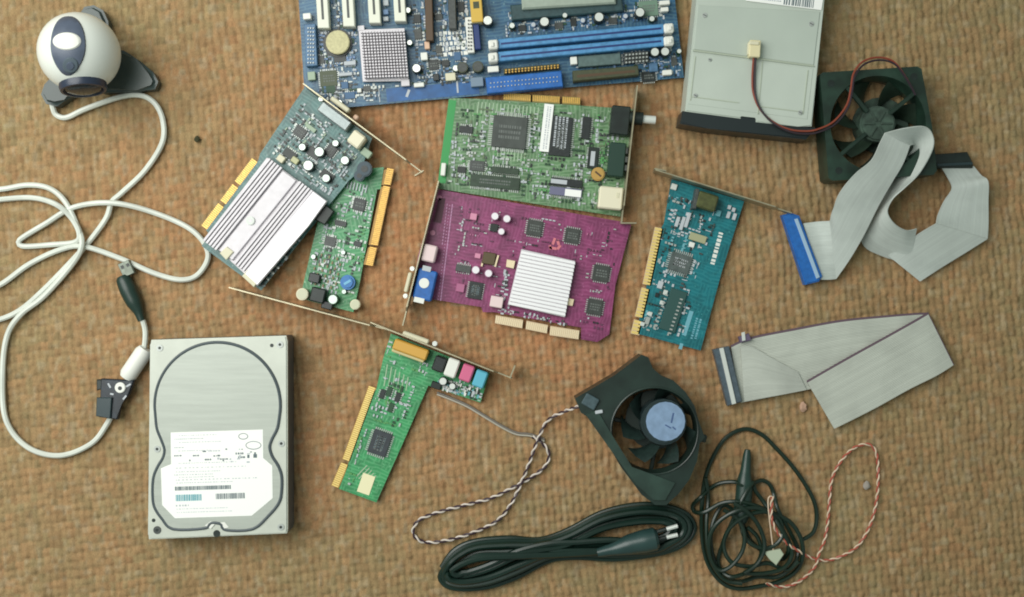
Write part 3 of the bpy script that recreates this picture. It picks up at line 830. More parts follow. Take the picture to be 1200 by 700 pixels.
# ------------------------------------------------------------------ graphics card with the long silver heatsink
GREENPCB = pcb('board_green', C(62, 152, 94, .78), C(160, 205, 165, .8), 15)
def graphics_card():
    t = thing('graphics_card', 'graphics card with a long ribbed silver heatsink lying across a green card', 'graphics card', W(330, 215))
    D = (.8, .6); V = (-.6, .8); O = (361, 102)
    def q(u, v): return (O[0] + D[0]*u + V[0]*v, O[1] + D[1]*u + V[1]*v)
    ang = 36.87; z = .0095
    GB = pcb('board_teal_grey', C(70, 116, 114, .8), C(135, 165, 160, .8), -37)
    prism(t, 'circuit_board', [q(-3, 3), q(96, 3), q(108, 40), q(104, 60), q(102, 128), q(99, 224), q(12, 224), q(12, 208), q(5, 206), q(5, 104), q(2, 96)], z - .0016, z, GB)
    tongue = []
    for v0, v1 in ((106, 140), (144, 168), (172, 205)):
        e = prism(t, 'edge_connector', [q(-3, v0), q(5.5, v0), q(5.5, v1), q(-3, v1)], z - .0016, z, mat('olive_tongue', C(150, 135, 70, .8), .45))
        edge_fingers(e, (q(-3, v0), q(-3, v1), (D[0]*9, D[1]*9)), z)
    # heatsink: base and lengthwise fins
    zb = z + .003
    hs_ = prism(t, 'heatsink', [q(11, 95), q(97, 95), q(97, 132), q(92, 222), q(9, 214)], zb, zb + .003, ALU, .0003)
    def fin(u, wd, h, v0=94, v1=218, k=.055):
        pts = [q(u, v0), q(u + wd, v0), q(u + wd - (v1-v0)*k*0.6, v1), q(u - (v1-v0)*k*0.6, v1)]
        prism(hs_, 'fin', pts, zb + .003, zb + .003 + h, ALU, .0002)
    for u in (13, 17.2, 21.4, 25.6, 29.8): fin(u, 2.9, .0032)
    for u in (58, 62.2, 66.4, 70.6, 74.8): fin(u, 2.9, .0032)
    prism(hs_, 'flat_rib', [q(35, 96), q(55, 96), q(51, 216), q(31, 216)], zb + .003, zb + .0052, ALU, .0005)
    prism(hs_, 'flat_rib', [q(78, 94), q(98, 94), q(98, 130), q(92, 222), q(72, 220)], zb + .003, zb + .0068, mat('bright_aluminium', C(246, 240, 246, .92), .34, .1), .0006)
    for (u, v) in ((40, 166),):
        s_ = cyl(hs_, 'screw', *q(u, v), 5.2, zb + .0052, .0012, TIN, .0004)
        cyl(s_, 'screw_slot', *q(u, v), 2, zb + .0064, .0001, ALU, 0)
    prism(hs_, 'end_lug', [q(36, 207), q(46, 207), q(45, 220), q(34, 218)], zb + .0052, zb + .0066, CREAM, .0004)
    prism(hs_, 'end_lug', [q(72, 214), q(90, 216), q(90, 226), q(71, 224)], zb + .0020, zb + .0066, CREAM, .0004)
    prism(t, 'clip', [q(96, 98), q(112, 98), q(113, 118), q(99, 120)], z, z + .004, BLACK, .0008)
    # bracket with its sockets
    br = bracket(t, (355, 98), (494, 201), .0062, .0250, tab=None)
    bits(br, 'foot_tab', [(491, 203, 12, 1.4, -30, .012, .006)], STEEL, stuff=False)
    box(t, 'monitor_socket', *q(45, 9), 42, 13, ang, z, .010, mat('socket_steel', C(150, 160, 160, .85), .35, .4, var=.1), .0008)
    box(t, 'socket_shell', *q(45, 2.2), 34, 3, ang, z + .002, .010, GREYCHIP, .0005)
    box(t, 'socket_front', *q(42, -6), 26, 6, ang, z + .001, .008, CREAM, .0008)
    box(t, 'socket_front', *q(66, -5), 6, 6, ang, z + .001, .007, mat('peach_part', None), .0008)
    box(t, 'video_socket', *q(82, 15), 17, 17, ang, z, .0115, mat('socket_cream', C(240, 232, 205, .9), .5), .0012)
    box(t, 'connector', *q(101, 21), 12, 9, ang, z, .006, mat('pale_green_part', None), .0005)
    for x, y, r, h, body in ((374, 178, 6.2, .008, None), (361, 194, 6.6, .008, None), (354, 172.5, 4.6, .007, None), (382, 209, 5.2, .006, None), (404, 188, 5.5, .006, None), (393, 168, 4.2, .006, None)):
        cap(t, x, y, r, z, h, BLACK, mat('capacitor_lid', C(216, 232, 222, .9), .3, .2))
    for x, y, r, h in ((427, 198, 9, .007), (421, 206, 6.5, .006)):
        c_ = cyl(t, 'coil', x, y, r, z, h, mat('coil_dark', C(38, 66, 80, .8), .4), .0008)
        cyl(c_, 'coil_core', x, y, r*.45, z + h, .0003, DARK, 0)
    box(t, 'component', 345.5, 188, 9, 7, ang, z, .004, mat('pale_yellow_part', C(205, 205, 160, .8), .5), .0005)
    box(t, 'component', 329, 186, 9, 8, ang, z, .005, CREAM, .0005)
    box(t, 'component', 364, 150, 14, 5, ang, z, .002, mat('pale_green_part', None), .0003)
    qfp(t, *q(24, 48), 14, 12, ang, z, .0015, DARK, 'both', 2)
    qfp(t, *q(52, 58), 15, 11, ang, z, .0015, DARK, 'y', 2)
    qfp(t, *q(66, 44), 12, 14, ang, z, .0015, DARK, 'x', 2)
    qfp(t, *q(80, 70), 16, 10, ang, z, .0015, BLACK, 'y', 2)
    qfp(t, *q(30, 76), 16, 10, ang, z, .0015, BLACK, 'y', 2)
    poly = [q(4, 18), q(92, 20), q(100, 60), q(94, 90), q(10, 90)]
    smd(t, poly, 190, ang, z, 41, [TIN, FAINT, DARK, BLACK, GREYCHIP, mat('pale_green_part', None), GREENDARK], [(374, 178, 6), (361, 194, 6)])
    smd(t, [q(96, 150), q(101, 150), q(99, 222), q(94, 222)], 16, ang, z, 42, [TIN, DARK, BLACK])
graphics_card()

# ------------------------------------------------------------------ green card under it
def modem_card():
    t = thing('modem_card', 'small green expansion card half under the silver heatsink, gold contacts on its right edge', 'expansion card', W(395, 290))
    z = .0040; ang = 13.5
    prism(t, 'circuit_board', [(386, 202), (450, 196), (446, 222), (442, 222), (421, 334), (414, 366), (352, 350), (356, 330)], z - .0016, z, GREENPCB)
    e1 = prism(t, 'edge_connector', [(450, 199), (462, 198), (458, 217), (447, 217)], z - .0016, z, mat('orange_tongue', C(190, 145, 70, .8), .45))
    edge_fingers(e1, ((462, 198), (458, 217), (-9, -1)), z)
    e2 = prism(t, 'edge_connector', [(446.5, 219), (457.5, 219), (443, 288), (432, 287)], z - .0016, z, mat('orange_tongue', None))
    edge_fingers(e2, ((457.5, 219), (443, 288), (-9, -1.5)), z)
    e3 = prism(t, 'edge_connector', [(431.5, 290), (442, 290.5), (437, 312), (426, 310)], z - .0016, z, mat('orange_tongue', None))
    edge_fingers(e3, ((442, 290.5), (437, 312), (-9, -1.5)), z)
    bracket(t, (268, 337), (458, 388), .0005, .0185)
    qfp(t, 421, 240, 14, 14, ang, z, .0018, DARK)
    qfp(t, 387, 283, 13, 11, ang, z, .0018, GREYCHIP)
    qfp(t, 419, 286, 9, 6, ang, z, .0015, DARK, 'y', 2)
    qfp(t, 399, 262, 14, 6, ang, z, .0014, DARK, 'y', 2)
    box(t, 'transformer', 372, 346, 17, 17, ang, z, .009, BLACK, .0008)
    box(t, 'relay', 368, 326, 13, 11, ang, z, .006, DARK, .0006)
    box(t, 'relay', 383, 358, 13, 9, ang, z, .006, DARK, .0006)
    c_ = cyl(t, 'blue_capacitor', 407, 331, 8.8, z, .006, mat('vivid_blue', C(40, 120, 190, .85), .35), .0016)
    box(c_, 'highlight_band', 407, 331, 3, 9, 60, z + .006, .0003, mat('sky_blue', C(120, 190, 225, .85), .4), 0)
    lid = mat('capacitor_lid', None)
    cap(t, 390, 351, 6.2, z, .008, GREENDARK, lid); cap(t, 354, 345, 7.2, z, .008, CREAM, mat('cream_lid', C(215, 215, 185, .85), .45)); cap(t, 416, 357, 6, z, .006, CREAM, mat('cream_lid', None))
    cap(t, 402, 296, 3, z, .004, GREENDARK, lid); cap(t, 367, 301, 3.2, z, .004, GREENDARK, lid); cap(t, 403, 342, 3, z, .004, GREENDARK, lid)
    poly = [(388, 232), (446, 205), (440, 222), (422, 320), (412, 356), (362, 345), (366, 310)]
    smd(t, poly, 130, ang, z, 51, [TIN, TIN, FAINT, DARK, GREENDARK, mat('leaf_part', C(95, 165, 95, .8), .5)], [(421, 240, 9), (407, 331, 9)])
    bits(t, 'surface_components', [(372 + (i % 7)*4.6 + (i//7)*-1.2, 298 + (i//7)*5.6 + (i % 7)*1.1, 1.7, 3.4, ang, z, .0012, i % 2) for i in range(49)], [FAINT, mat('tan_part', None)])
    bits(t, 'pins', [(404 + i*3.6, 216 + i*.8, 1.2, 9, ang, z, .0012) for i in range(8)], FAINT)
modem_card()

# ------------------------------------------------------------------ green tuner card
def tuner_card():
    t = thing('tuner_card', 'large green expansion card with an antenna socket on its right end', 'expansion card', W(625, 185))
    z = .0040; ang = 5.5
    GB = pcb('board_pale_green', C(104, 146, 100, .75), C(176, 200, 168, .8), 0)
    b = prism(t, 'circuit_board', [(526, 115), (560, 116), (742, 128), (727, 254), (640, 241), (512, 221)], z - .0016, z, GB)
    bits(b, 'bare_strip', [(524, 166, 9, 98, 7.5, z, .00012)], mat('bright_green_lacquer', C(48, 165, 82, .75), .35), stuff=False)
    for x0, x1 in ((590, 622), (624, 656), (659, 680)):
        y0 = 111 + (x0 - 590)*.06; y1 = 111 + (x1 - 590)*.06
        e = prism(t, 'edge_connector', [(x0, y0 - 2), (x1, y1 - 2), (x1, y1 + 7), (x0, y0 + 7)], z - .0016, z, mat('olive_tongue', None))
        edge_fingers(e, ((x0, y0 - 2), (x1, y1 - 2), (0, 8)), z)
    bracket(t, (747, 100), (729, 262), .0005, .0185)
    bits(t, 'foot_tab', [(737, 261.5, 18, 1.5, 0, .006, .010)], STEEL, stuff=False)
    c_ = qfp(t, 597, 155, 40, 37, ang, z, .0024, mat('worn_chip', C(72, 78, 74, .8), .4, var=.2, vscale=150), 'both', 4.5)
    sk = box(t, 'barcode_sticker', 640.5, 150, 11, 56, ang + 1, z + .0016, .0003, PAPER, 0)
    marks(sk, 641, 150, 50, 6, 96.5, z + .0019, FAINT, 2, 61)
    c_ = qfp(t, 657.5, 160, 24, 46, ang, z, .0024, DARK, 'x', 3)
    marks(c_, 657, 155, 36, 17, ang + 90, z + .0024, FAINT, 4, 62)
    qfp(t, 687, 150, 10, 26, ang, z, .0020, DARK, 'x', 2.5)
    c_ = qfp(t, 695, 185, 12, 25, ang, z, .0024, BLACK, 'x', 2)
    box(c_, 'sticker', 694.5, 186, 5, 17, ang, z + .0024, .0002, FAINT, 0)
    qfp(t, 580, 213.5, 58, 14, ang, z, .0020, mat('chip_dark_green', C(50, 70, 52, .8), .42, var=.2), 'y', 3.2)
    qfp(t, 592, 200, 32, 7, ang, z, .0018, mat('chip_dark_green', None), 'y', 2.4)
    qfp(t, 559, 194.5, 17, 12, ang, z, .0018, GREYCHIP, 'x', 2.4)
    qfp(t, 546, 152, 16, 8, ang, z, .0015, DARK, 'y', 2.4)
    qfp(t, 541, 199, 10, 7, ang, z, .0015, DARK, 'y', 2.2)
    c_ = qfp(t, 664, 214, 37, 8.5, ang + 1, z, .0022, DARK, 'y', 2.4)
    box(c_, 'sticker', 655, 213, 19, 5, ang + 1, z + .0022, .0002, FAINT, 0)
    c_ = qfp(t, 663, 225, 38, 9.5, ang + 1, z, .0022, mat('lilac_chip', C(120, 120, 150, .8), .45), 'y', 3.4)
    box(c_, 'sticker', 671.5, 226.5, 19, 8, ang + 1, z + .0022, .0002, PAPER, 0)
    box(t, 'audio_jack', 727, 141, 22, 34, ang, z, .011, BLACK, .0008)
    box(t, 'audio_jack', 723, 187, 19, 40, ang, z, .011, mat('green_black', C(34, 66, 54, .8), .42), .0008)
    for dy in (-10, 0, 10): box(t, 'jack_front', 734, 187 + dy, 4, 7, ang, z + .001, .009, GREYCHIP, .0004)
    cy_ = [(737, 138, .010), (748, 139, .010), (753, 139.5, .010)]
    Q = np.array([tuple(W(*a)) for a in catmull(cy_, 4)])
    bm = bmesh.new(); bm_tube(bm, Q, .0050, 14); s_ = put_world('antenna_socket', bm, BLACK, t, True)
    Q = np.array([tuple(W(*a)) for a in catmull([(749, 139.4, .010), (768, 141, .010)], 4)])
    bm = bmesh.new(); bm_tube(bm, Q, .0032, 12); put_world('socket_sleeve', bm, SILVER, s_, True)
    c_ = cyl(t, 'trimmer', 701, 204, 8, z, .004, mat('amber_part', C(200, 160, 85, .85), .4), .0008)
    box(c_, 'trimmer_slot', 701, 204, 9, 2, 40, z + .004, .0002, BROWN, 0)
    bx = box(t, 'phone_socket', 716, 232, 28, 26, ang, z, .0115, mat('socket_cream', None), .0010)
    box(bx, 'latch', 724, 229, 3, 6, ang, z + .0115, .0003, CREAM, 0)
    box(t, 'connector', 519.5, 198.5, 5.5, 15, ang, z, .006, WHITE, .0005)
    poly = [(534, 122), (735, 134), (722, 248), (522, 214)]
    smd(t, poly, 420, ang, z, 71, [TIN, FAINT, FAINT, TIN, DARK, GREENDARK, GREENDARK, mat('leaf_part', None), mat('moss_part', C(110, 130, 95, .8), .5), GREYCHIP], [(597, 155, 24), (657, 160, 18), (716, 232, 16), (640, 150, 8), (580, 212, 8)])
    bits(t, 'traces', [(560 + i*4.4, 127 + i*.4, 1.4, 15, ang, z, .00025) for i in range(17)], mat('pale_trace', C(178, 205, 170, .8), .5))
    bits(t, 'traces', [(583 + i*4, 181 + i*.36, 1.3, 13, ang, z, .00025) for i in range(9)], mat('pale_trace', None))
tuner_card()

# ------------------------------------------------------------------ purple graphics card
def purple_card():
    t = thing('graphics_card', 'purple graphics card with a square white finned heatsink and a blue monitor socket', 'graphics card', W(610, 310))
    z = .0042; ang = 10
    PB = pcb('board_purple', C(144, 62, 108, .8), C(176, 96, 142, .8), -10)
    prism(t, 'circuit_board', [(513, 222), (740, 262), (721, 335), (714, 392), (700, 401), (681, 398), (681, 384), (579, 366), (566, 366), (564, 360), (482, 347), (490, 300)], z - .0016, z, PB)
    for pts in ([(581, 369.5), (613, 375), (612, 385), (580, 379)], [(617, 376), (642, 381), (641, 391), (616, 386)], [(645, 382), (679, 387.5), (678, 398), (644, 393)]):
        e = prism(t, 'edge_connector', pts, z - .0016, z, mat('cream_tongue', C(225, 200, 165, .85), .45))
        a, b_, c_, d_ = pts
        edge_fingers(e, (d_, c_, ((a[0]-d_[0])*.95, (a[1]-d_[1])*.95)), z, PALEGOLD)
    bracket(t, (514, 212), (471, 382), .0005, .0185)
    # white heatsink with cross fins
    hs_ = prism(t, 'heatsink', [(611, 292), (674, 306), (662, 372), (595, 357)], z + .0016, z + .005, ALU, .0003)
    prism(t, 'heatsink_clip', [(594, 304), (604, 306), (602, 315), (593, 313)], z, z + .003, PALEGOLD, .0003)
    prism(t, 'heatsink_clip', [(664, 349), (673, 351), (671, 359), (662, 357)], z, z + .003, PALEGOLD, .0003)
    for i in range(15):
        v = (i + .5) / 15
        x = 611.5 - 15.5*v; y = 293.5 + 64*v
        pts = [(x, y - 1.75), (x + 63 + 3.2*v, y + 13 + .6*v - 1.75), (x + 63 + 3.2*v, y + 13 + .6*v + 1.75), (x, y + 1.75)]
        prism(hs_, 'fin', pts, z + .005, z + .0063, mat('white_aluminium', C(250, 248, 250, .97), .35, .1), .0002)
    for x, y, s_ in ((626.5, 267.5, 18), (670.5, 276.5, 17), (704.5, 320.5, 19), (697, 360, 18)):
        qfp(t, x, y, s_, s_, ang, z, .0020, mat('memory_chip', C(66, 70, 66, .8), .42, var=.15, vscale=300), 'both', 2)
    qfp(t, 557, 340.5, 16, 20, ang, z, .0020, DARK, 'x', 2)
    marks(t, 557, 340, 8, 12, ang + 90, z + .0020, PRINT, 2, 81)
    box(t, 'regulator', 573, 303, 15, 14, ang, z, .004, mat('olive_part', C(96, 80, 50, .8), .5), .0005)
    bits(t, 'pins', [(566, 306, 2, 13, ang + 6, z, .003), (582, 306, 2, 14, ang + 6, z, .003)], PALEGOLD)
    qfp(t, 543, 315, 18, 8, ang, z, .0018, GREYCHIP, 'y', 2)
    qfp(t, 579, 267, 9, 9, ang, z, .003, BLACK, 'x', 2)
    lid = mat('white_lid', C(244, 240, 244, .95), .3, .1)
    for x, y, r in ((580, 253.5, 4.8), (594, 256.5, 4.8), (587.5, 271.5, 4.2), (557.5, 316.5, 5), (572.5, 320.5, 4.8)):
        cap(t, x, y, r, z, .007, mat('pink_sleeve', C(180, 130, 160, .8), .4), lid)
    box(t, 'connector', 582, 354, 15, 13, ang, z, .006, mat('blush_part', C(240, 215, 215, .9), .5), .0005)
    box(t, 'component', 555, 254, 8, 8, ang, z, .003, mat('rose_part', C(225, 150, 180, .85), .5), .0004)
    box(t, 'component', 539.5, 337.5, 10, 10, ang, z, .002, mat('mauve_part', C(190, 110, 150, .8), .5), .0004)
    box(t, 'component', 560, 300, 7, 6, ang, z, .002, mat('rose_part', None), .0004)
    # printed red mark beside the heatsink
    bits(t, 'printed_mark', [(649, 283, 3, 8, 20, z, .0002), (654, 284, 3, 7, -15, z, .0002), (648, 291, 9, 3, 10, z, .0002), (655, 290, 3, 6, 40, z, .0002), (645, 290, 3, 5, -20, z, .0002)], mat('pale_red_print', C(225, 130, 140, .85), .6))
    # sockets along the bracket
    vg = box(t, 'monitor_socket', 498, 334, 22, 36, ang + 3, z, .0115, BLUE, .0010, label='blue monitor socket')
    cyl(vg, 'socket_stud', 497, 332, 6, z + .0115, .0006, WHITE, .0003)
    box(vg, 'socket_clip', 491, 352, 12, 6, ang + 3, z + .0115, .0005, WHITE, 0)
    box(vg, 'socket_clip', 500, 315, 10, 6, ang + 3, z + .0115, .0005, FAINT, 0)
    box(t, 'video_socket', 503, 297, 16, 20, ang + 3, z, .0115, mat('blush_part', None), .0010)
    box(t, 'socket_front', 478, 331, 4.5, 24, 14, .004, .010, CREAM, .0008)
    for y, x in ((315, 483), (347, 475)): cyl(t, 'hex_screw', x, y, 2.8, .008, .006, SILVER, .0003)
    prism(t, 'empty_socket_pads', [(514, 232), (522, 233), (517, 262), (508, 260)], z, z + .0003, MAROON)
    for x, y in ((515, 232), (507, 273)): cyl(t, 'mounting_hole', x, y, 3, z, .0003, mat('rose_part', None), 0)
    it = []
    for i in range(30):
        v = i / 29
        it.append((530 - 13.5*v, 241 + 110*v, 1.2, 3.4, 8, z, .0002)); 
        if i < 13: it.append((524 - 13.5*v, 240 + 110*v, 1.0, 2.4, 8, z, .0002))
        it.append((527 - 13.5*v, 241 + 110*v, 1.0, 1.2, 8, z, .0002))
    bits(t, 'board_print', it, mat('lilac_print', C(215, 160, 200, .85), .6))
    poly = [(524, 236), (728, 270), (715, 330), (706, 388), (684, 380), (600, 362), (522, 345)]
    smd(t, poly, 110, ang, z, 91, [mat('mauve_part', None), mat('dusk_part', C(110, 60, 90, .8), .5), mat('dusk_part', None), TIN, DARK], [(636, 332, 46), (626, 267, 14), (670, 276, 14), (704, 320, 15), (697, 360, 15)], .8)
    smd(t, [(590, 316), (597, 318), (592, 352), (584, 348)], 16, ang, z, 92, [FAINT, DARK, GREYCHIP])
    smd(t, [(585, 362), (668, 376), (668, 382), (585, 367)], 26, ang, z, 93, [TIN, DARK, GREYCHIP], (), .8)
purple_card()

# ------------------------------------------------------------------ teal network card
def network_card():
    t = thing('network_card', 'narrow teal network card with gold contacts down its left edge', 'network card', W(808, 310))
    z = .0040; ang = 17.5
    TB = pcb('board_teal', C(22, 118, 128, .8), C(60, 150, 155, .8), -17)
    prism(t, 'circuit_board', [(787, 210), (872, 236), (846, 318), (821, 411), (746, 391), (752, 362), (771, 274), (778, 262)], z - .0016, z, TB)
    for (a, b_) in (((767.5, 266), (753, 333)), ((752, 337), (744, 371)), ((743.2, 374.5), (739, 391))):
        dx, dy = 10, 2.2
        e = prism(t, 'edge_connector', [a, (a[0]+dx, a[1]+dy), (b_[0]+dx, b_[1]+dy), b_], z - .0016, z, mat('cream_tongue', None))
        edge_fingers(e, (a, b_, (dx*.9, dy*.9)), z, mat('bright_gold', C(244, 214, 130, .95), .35, .2), 3.6)
    bracket(t, (768, 199), (930, 249), .0005, .0185)
    bits(t, 'foot_tab', [(774, 199, 14, 1.5, 12, .006, .010)], STEEL, stuff=False)
    j_ = box(t, 'network_socket', 829, 236, 24, 19, ang, z, .0115, mat('socket_olive', C(88, 92, 52, .8), .42, var=.25, vscale=250), .0010)
    prism(j_, 'shield', [(816, 221), (820, 222), (816, 245), (812, 244)], z, z + .011, GREYCHIP, .0004)
    c_ = qfp(t, 797, 308.5, 25, 21, ang, z, .0020, mat('slate_chip', C(92, 102, 100, .8), .42, var=.2, vscale=300), 'both', 4)
    marks(c_, 797, 308, 15, 11, ang, z + .0020, FAINT, 3, 101)
    pr = marks(t, 840, 291, 38, 7, ang + 88, z, WHITE, 1, 102, 'board_print', 2.2)
    marks(t, 816, 385, 24, 9, ang + 88, z, mat('pale_teal_print', C(120, 185, 200, .85), .6), 2, 103, 'board_print')
    bits(t, 'board_print', [(806, 379, 5, 30, ang, z, .0002), (798, 406, 4, 7, ang, z, .0003)], mat('pale_teal_print', None))
    sk = prism(t, 'memory_socket', rect_pts(789, 364, 20, 50, ang), z, z + .0025, mat('socket_dark_teal', C(48, 88, 84, .8), .5), .0004)
    bits(sk, 'pins', [(781 + i*17.5 - j*1.5, 346 + j*4.4 + i*5, 3.4, 1.7, ang, z + .0025, .0008) for i in range(2) for j in range(10)], TIN)
    for x, y, w_, h_, m in ((790, 219, 7, 7, SILVER), (818, 279, 20, 9, mat('sand_part', C(178, 178, 140, .85), .5)), (811, 287, 6, 6, WHITE), (800, 262, 4, 16, FAINT), (806, 258, 4, 18, FAINT), (794, 260, 4, 12, FAINT),
                            (855, 243, 4, 5, FAINT), (860, 246, 4, 5, FAINT), (854, 252, 4, 8, FAINT), (861, 254, 4, 8, FAINT), (842, 250, 6, 7, TEALPRINT), (774, 334, 6, 9, FAINT), (770, 346, 4, 5, DARK), (780, 343, 5, 6, SILVER), (776, 355, 5, 5, SILVER),
                            (762, 368, 5, 5, SILVER), (753, 380, 5, 5, SILVER), (759, 376, 5, 9, TIN)):
        box(t, 'component', x, y, w_, h_, ang, z, .0022, m, .0003)
    poly = [(784, 226), (846, 250), (822, 300), (812, 340), (800, 398), (750, 386), (764, 340), (776, 276)]
    smd(t, poly, 150, ang, z, 104, [TIN, FAINT, TEALPRINT, DARK, GREYCHIP, mat('socket_dark_teal', None)], [(797, 308, 15), (829, 236, 14)])
network_card()

# ------------------------------------------------------------------ sound card
def sound_card():
    t = thing('sound_card', 'green sound card with white, pink and cyan audio jacks and an amber game port', 'sound card', W(450, 490))
    z = .0040; ang = 19
    GB = pcb('board_bright_green', C(60, 160, 98, .75), C(130, 205, 150, .8), -19)
    prism(t, 'circuit_board', [(458, 391), (574, 437), (563, 472), (502, 452), (475, 513), (441, 589), (397, 573), (404, 556), (433, 466), (441, 456), (449, 420)], z - .0016, z, GB)
    for a, b_ in (((432, 452), (401, 538)), ((399.5, 542), (388, 569))):
        dx, dy = 9, 3
        e = prism(t, 'edge_connector', [a, (a[0]+dx, a[1]+dy), (b_[0]+dx, b_[1]+dy), b_], z - .0016, z, mat('orange_tongue', None))
        edge_fingers(e, (a, b_, (dx*.95, dy*.95)), z, mat('bright_gold', None), 2.4)
    bracket(t, (434, 378), (600, 444), .0005, .0185)
    bits(t, 'foot_tab', [(600.5, 436, 1.5, 16, 22, .004, .012)], STEEL, stuff=False)
    gp = box(t, 'game_port', 481, 410, 42, 13, ang + 1, z, .0115, mat('port_amber', C(222, 170, 72, .85), .45), .0010)
    box(gp, 'port_rim', 478, 417, 40, 4, ang + 1, z, .009, mat('port_cream', C(220, 205, 150, .85), .5), .0006)
    box(t, 'socket_front', 487, 396, 32, 6, ang + 1, .006, .009, CREAM, .0008)
    cyl(t, 'hex_screw', 509.5, 403, 3, .008, .008, SILVER, .0003)
    for x, y, w_, h_, m, lb in ((514.5, 427, 14, 18, DARK, 'black audio jack'), (529.5, 431.5, 14, 22, WHITE, 'white audio jack'), (547, 437.5, 14, 20, PINK, 'pink audio jack'), (562.5, 444.5, 14, 20, CYAN, 'cyan audio jack')):
        box(t, 'audio_jack', x, y, w_, h_, ang + 1, z, .0115, m, .0010, label=lb)
    c_ = qfp(t, 445, 519.5, 22, 28, ang, z, .0022, mat('sound_chip', C(56, 62, 68, .8), .4, var=.15), 'both', 3)
    marks(c_, 445, 519, 16, 13, ang + 90, z + .0022, PRINT, 3, 111)
    box(t, 'sticker', 429, 567.5, 15, 23, ang, z, .0004, mat('cream_sticker', C(245, 238, 195, .9), .55), 0)
    cap(t, 519, 447, 5, z, .007, BLACK, SILVER); cap(t, 530, 453, 4.2, z, .006, BLACK, SILVER)
    box(t, 'component', 511, 452, 12, 8, ang, z, .004, BLACK, .0005)
    for i, (x, y) in enumerate(((448, 462), (456, 459), (466, 466), (458, 478))):
        qfp(t, x, y, 11, 6, ang + 90, z, .0014, GREENDARK if i % 2 else DARK, 'y', 2)
    smd(t, [(516, 440), (566, 455), (562, 470), (508, 453)], 60, ang, z, 112, [FAINT, WHITE, TIN, DARK, TEALPRINT])
    smd(t, [(446, 440), (490, 450), (470, 505), (432, 490)], 46, ang, z, 113, [TIN, GREENDARK, FAINT, mat('leaf_part', None)])
    smd(t, [(425, 500), (432, 500), (412, 570), (404, 566)], 12, ang, z, 114, [TIN, mat('leaf_part', None)])
    smd(t, [(456, 396), (504, 414), (500, 440), (452, 426)], 16, ang, z, 115, [mat('leaf_part', None), FAINT])
    bits(t, 'traces', [(452 + i*5, 440 + i*2, 1.2, 26 - i*2, ang - 10, z, .0002) for i in range(6)] + [(424 + i*2.6, 552 + i*3, 1.2, 18, ang + 25, z, .0002) for i in range(5)], mat('pale_trace', None))
sound_card()

# ------------------------------------------------------------------ floppy drive
def floppy_drive():
    t = thing('floppy_drive', 'grey metal floppy drive lying underside up with a black front edge', 'floppy drive', W(880, 40))
    z1 = .0245
    SHEET = mat('drive_sheet', C(194, 203, 192, .92), .42, 0, var=.05, vscale=22, bump=.06, bscale=300)
    prism(t, 'body', [(826, -92), (977, -92), (966, 0), (951.5, 148), (935, 148.5), (886, 143), (886, 137), (868, 135), (868, 139), (803, 130.5), (816, 0)], .0006, z1, SHEET, .0008, 2)
    prism(t, 'cover_panel', [(818, 6), (961, 14), (953.5, 76.5), (813, 58)], z1, z1 + .0007, mat('drive_sheet_dark', C(187, 197, 186, .92), .42, 0, var=.05, vscale=18, bump=.06, bscale=300), .0003)
    prism(t, 'lower_panel', [(812, 62), (953, 80.5), (946, 140), (806, 122)], z1, z1 + .0003, SHEET, .0002)
    bits(t, 'seam', [(848, 63.7, 72, 1.6, 7.4, z1 + .0003, .0010), (921, 73.2, 66, 1.6, 7.4, z1 + .0003, .0010)], mat('seam_pale', C(196, 205, 185, .85), .4, .2), stuff=False)
    bits(t, 'pressed_line', [(838, 117, 56, 1.0, 7.4, z1 + .0003, .0004), (915, 128, 52, 1.0, 7.4, z1 + .0003, .0004), (812, 92, 1.0, 52, 6.5, z1 + .0003, .0004), (944, 108, 1.0, 52, 6.5, z1 + .0003, .0004), (891, 103, 1.0, 62, 5, z1 + .0003, .0004)], mat('seam_pale', None), stuff=False)
    for x, y, r_ in ((826, 18, 3), (951, 28, 3), (815, 112, 2.4), (938, 132, 2.6), (832, 70, 2)):
        s_ = cyl(t, 'screw', x, y, r_, z1 + .0006, .0006, TIN, .0002)
        box(s_, 'screw_slot', x, y, r_*1.5, .8, 30, z1 + .0012, .00006, GREYCHIP, 0)
    fr = prism(t, 'front_bezel', [(800, 130), (868, 138), (868, 134), (884, 136), (885, 142), (957, 150), (945, 163.5), (830, 151), (797, 145)], .0012, z1 - .0012, mat('bezel_black', C(34, 44, 46, .8), .4), .0010, 2)
    lb = prism(t, 'label', [(876, -50), (972, -46), (962.5, 12), (874, 1)], z1 + .0007, z1 + .0009, PAPER)
    it = []; x = 920
    rr = random.Random(5)
    while x < 955:
        w_ = rr.uniform(.7, 2.0); it.append((x, -4 + (x - 920)*.12, w_, 19, 7, z1 + .0009, .0001)); x += w_ + rr.uniform(.6, 1.4)
    bits(lb, 'barcode', it, PRINT)
    marks(lb, 897, -2, 34, 6, 7, z1 + .0009, FAINT, 2, 121)
floppy_drive()

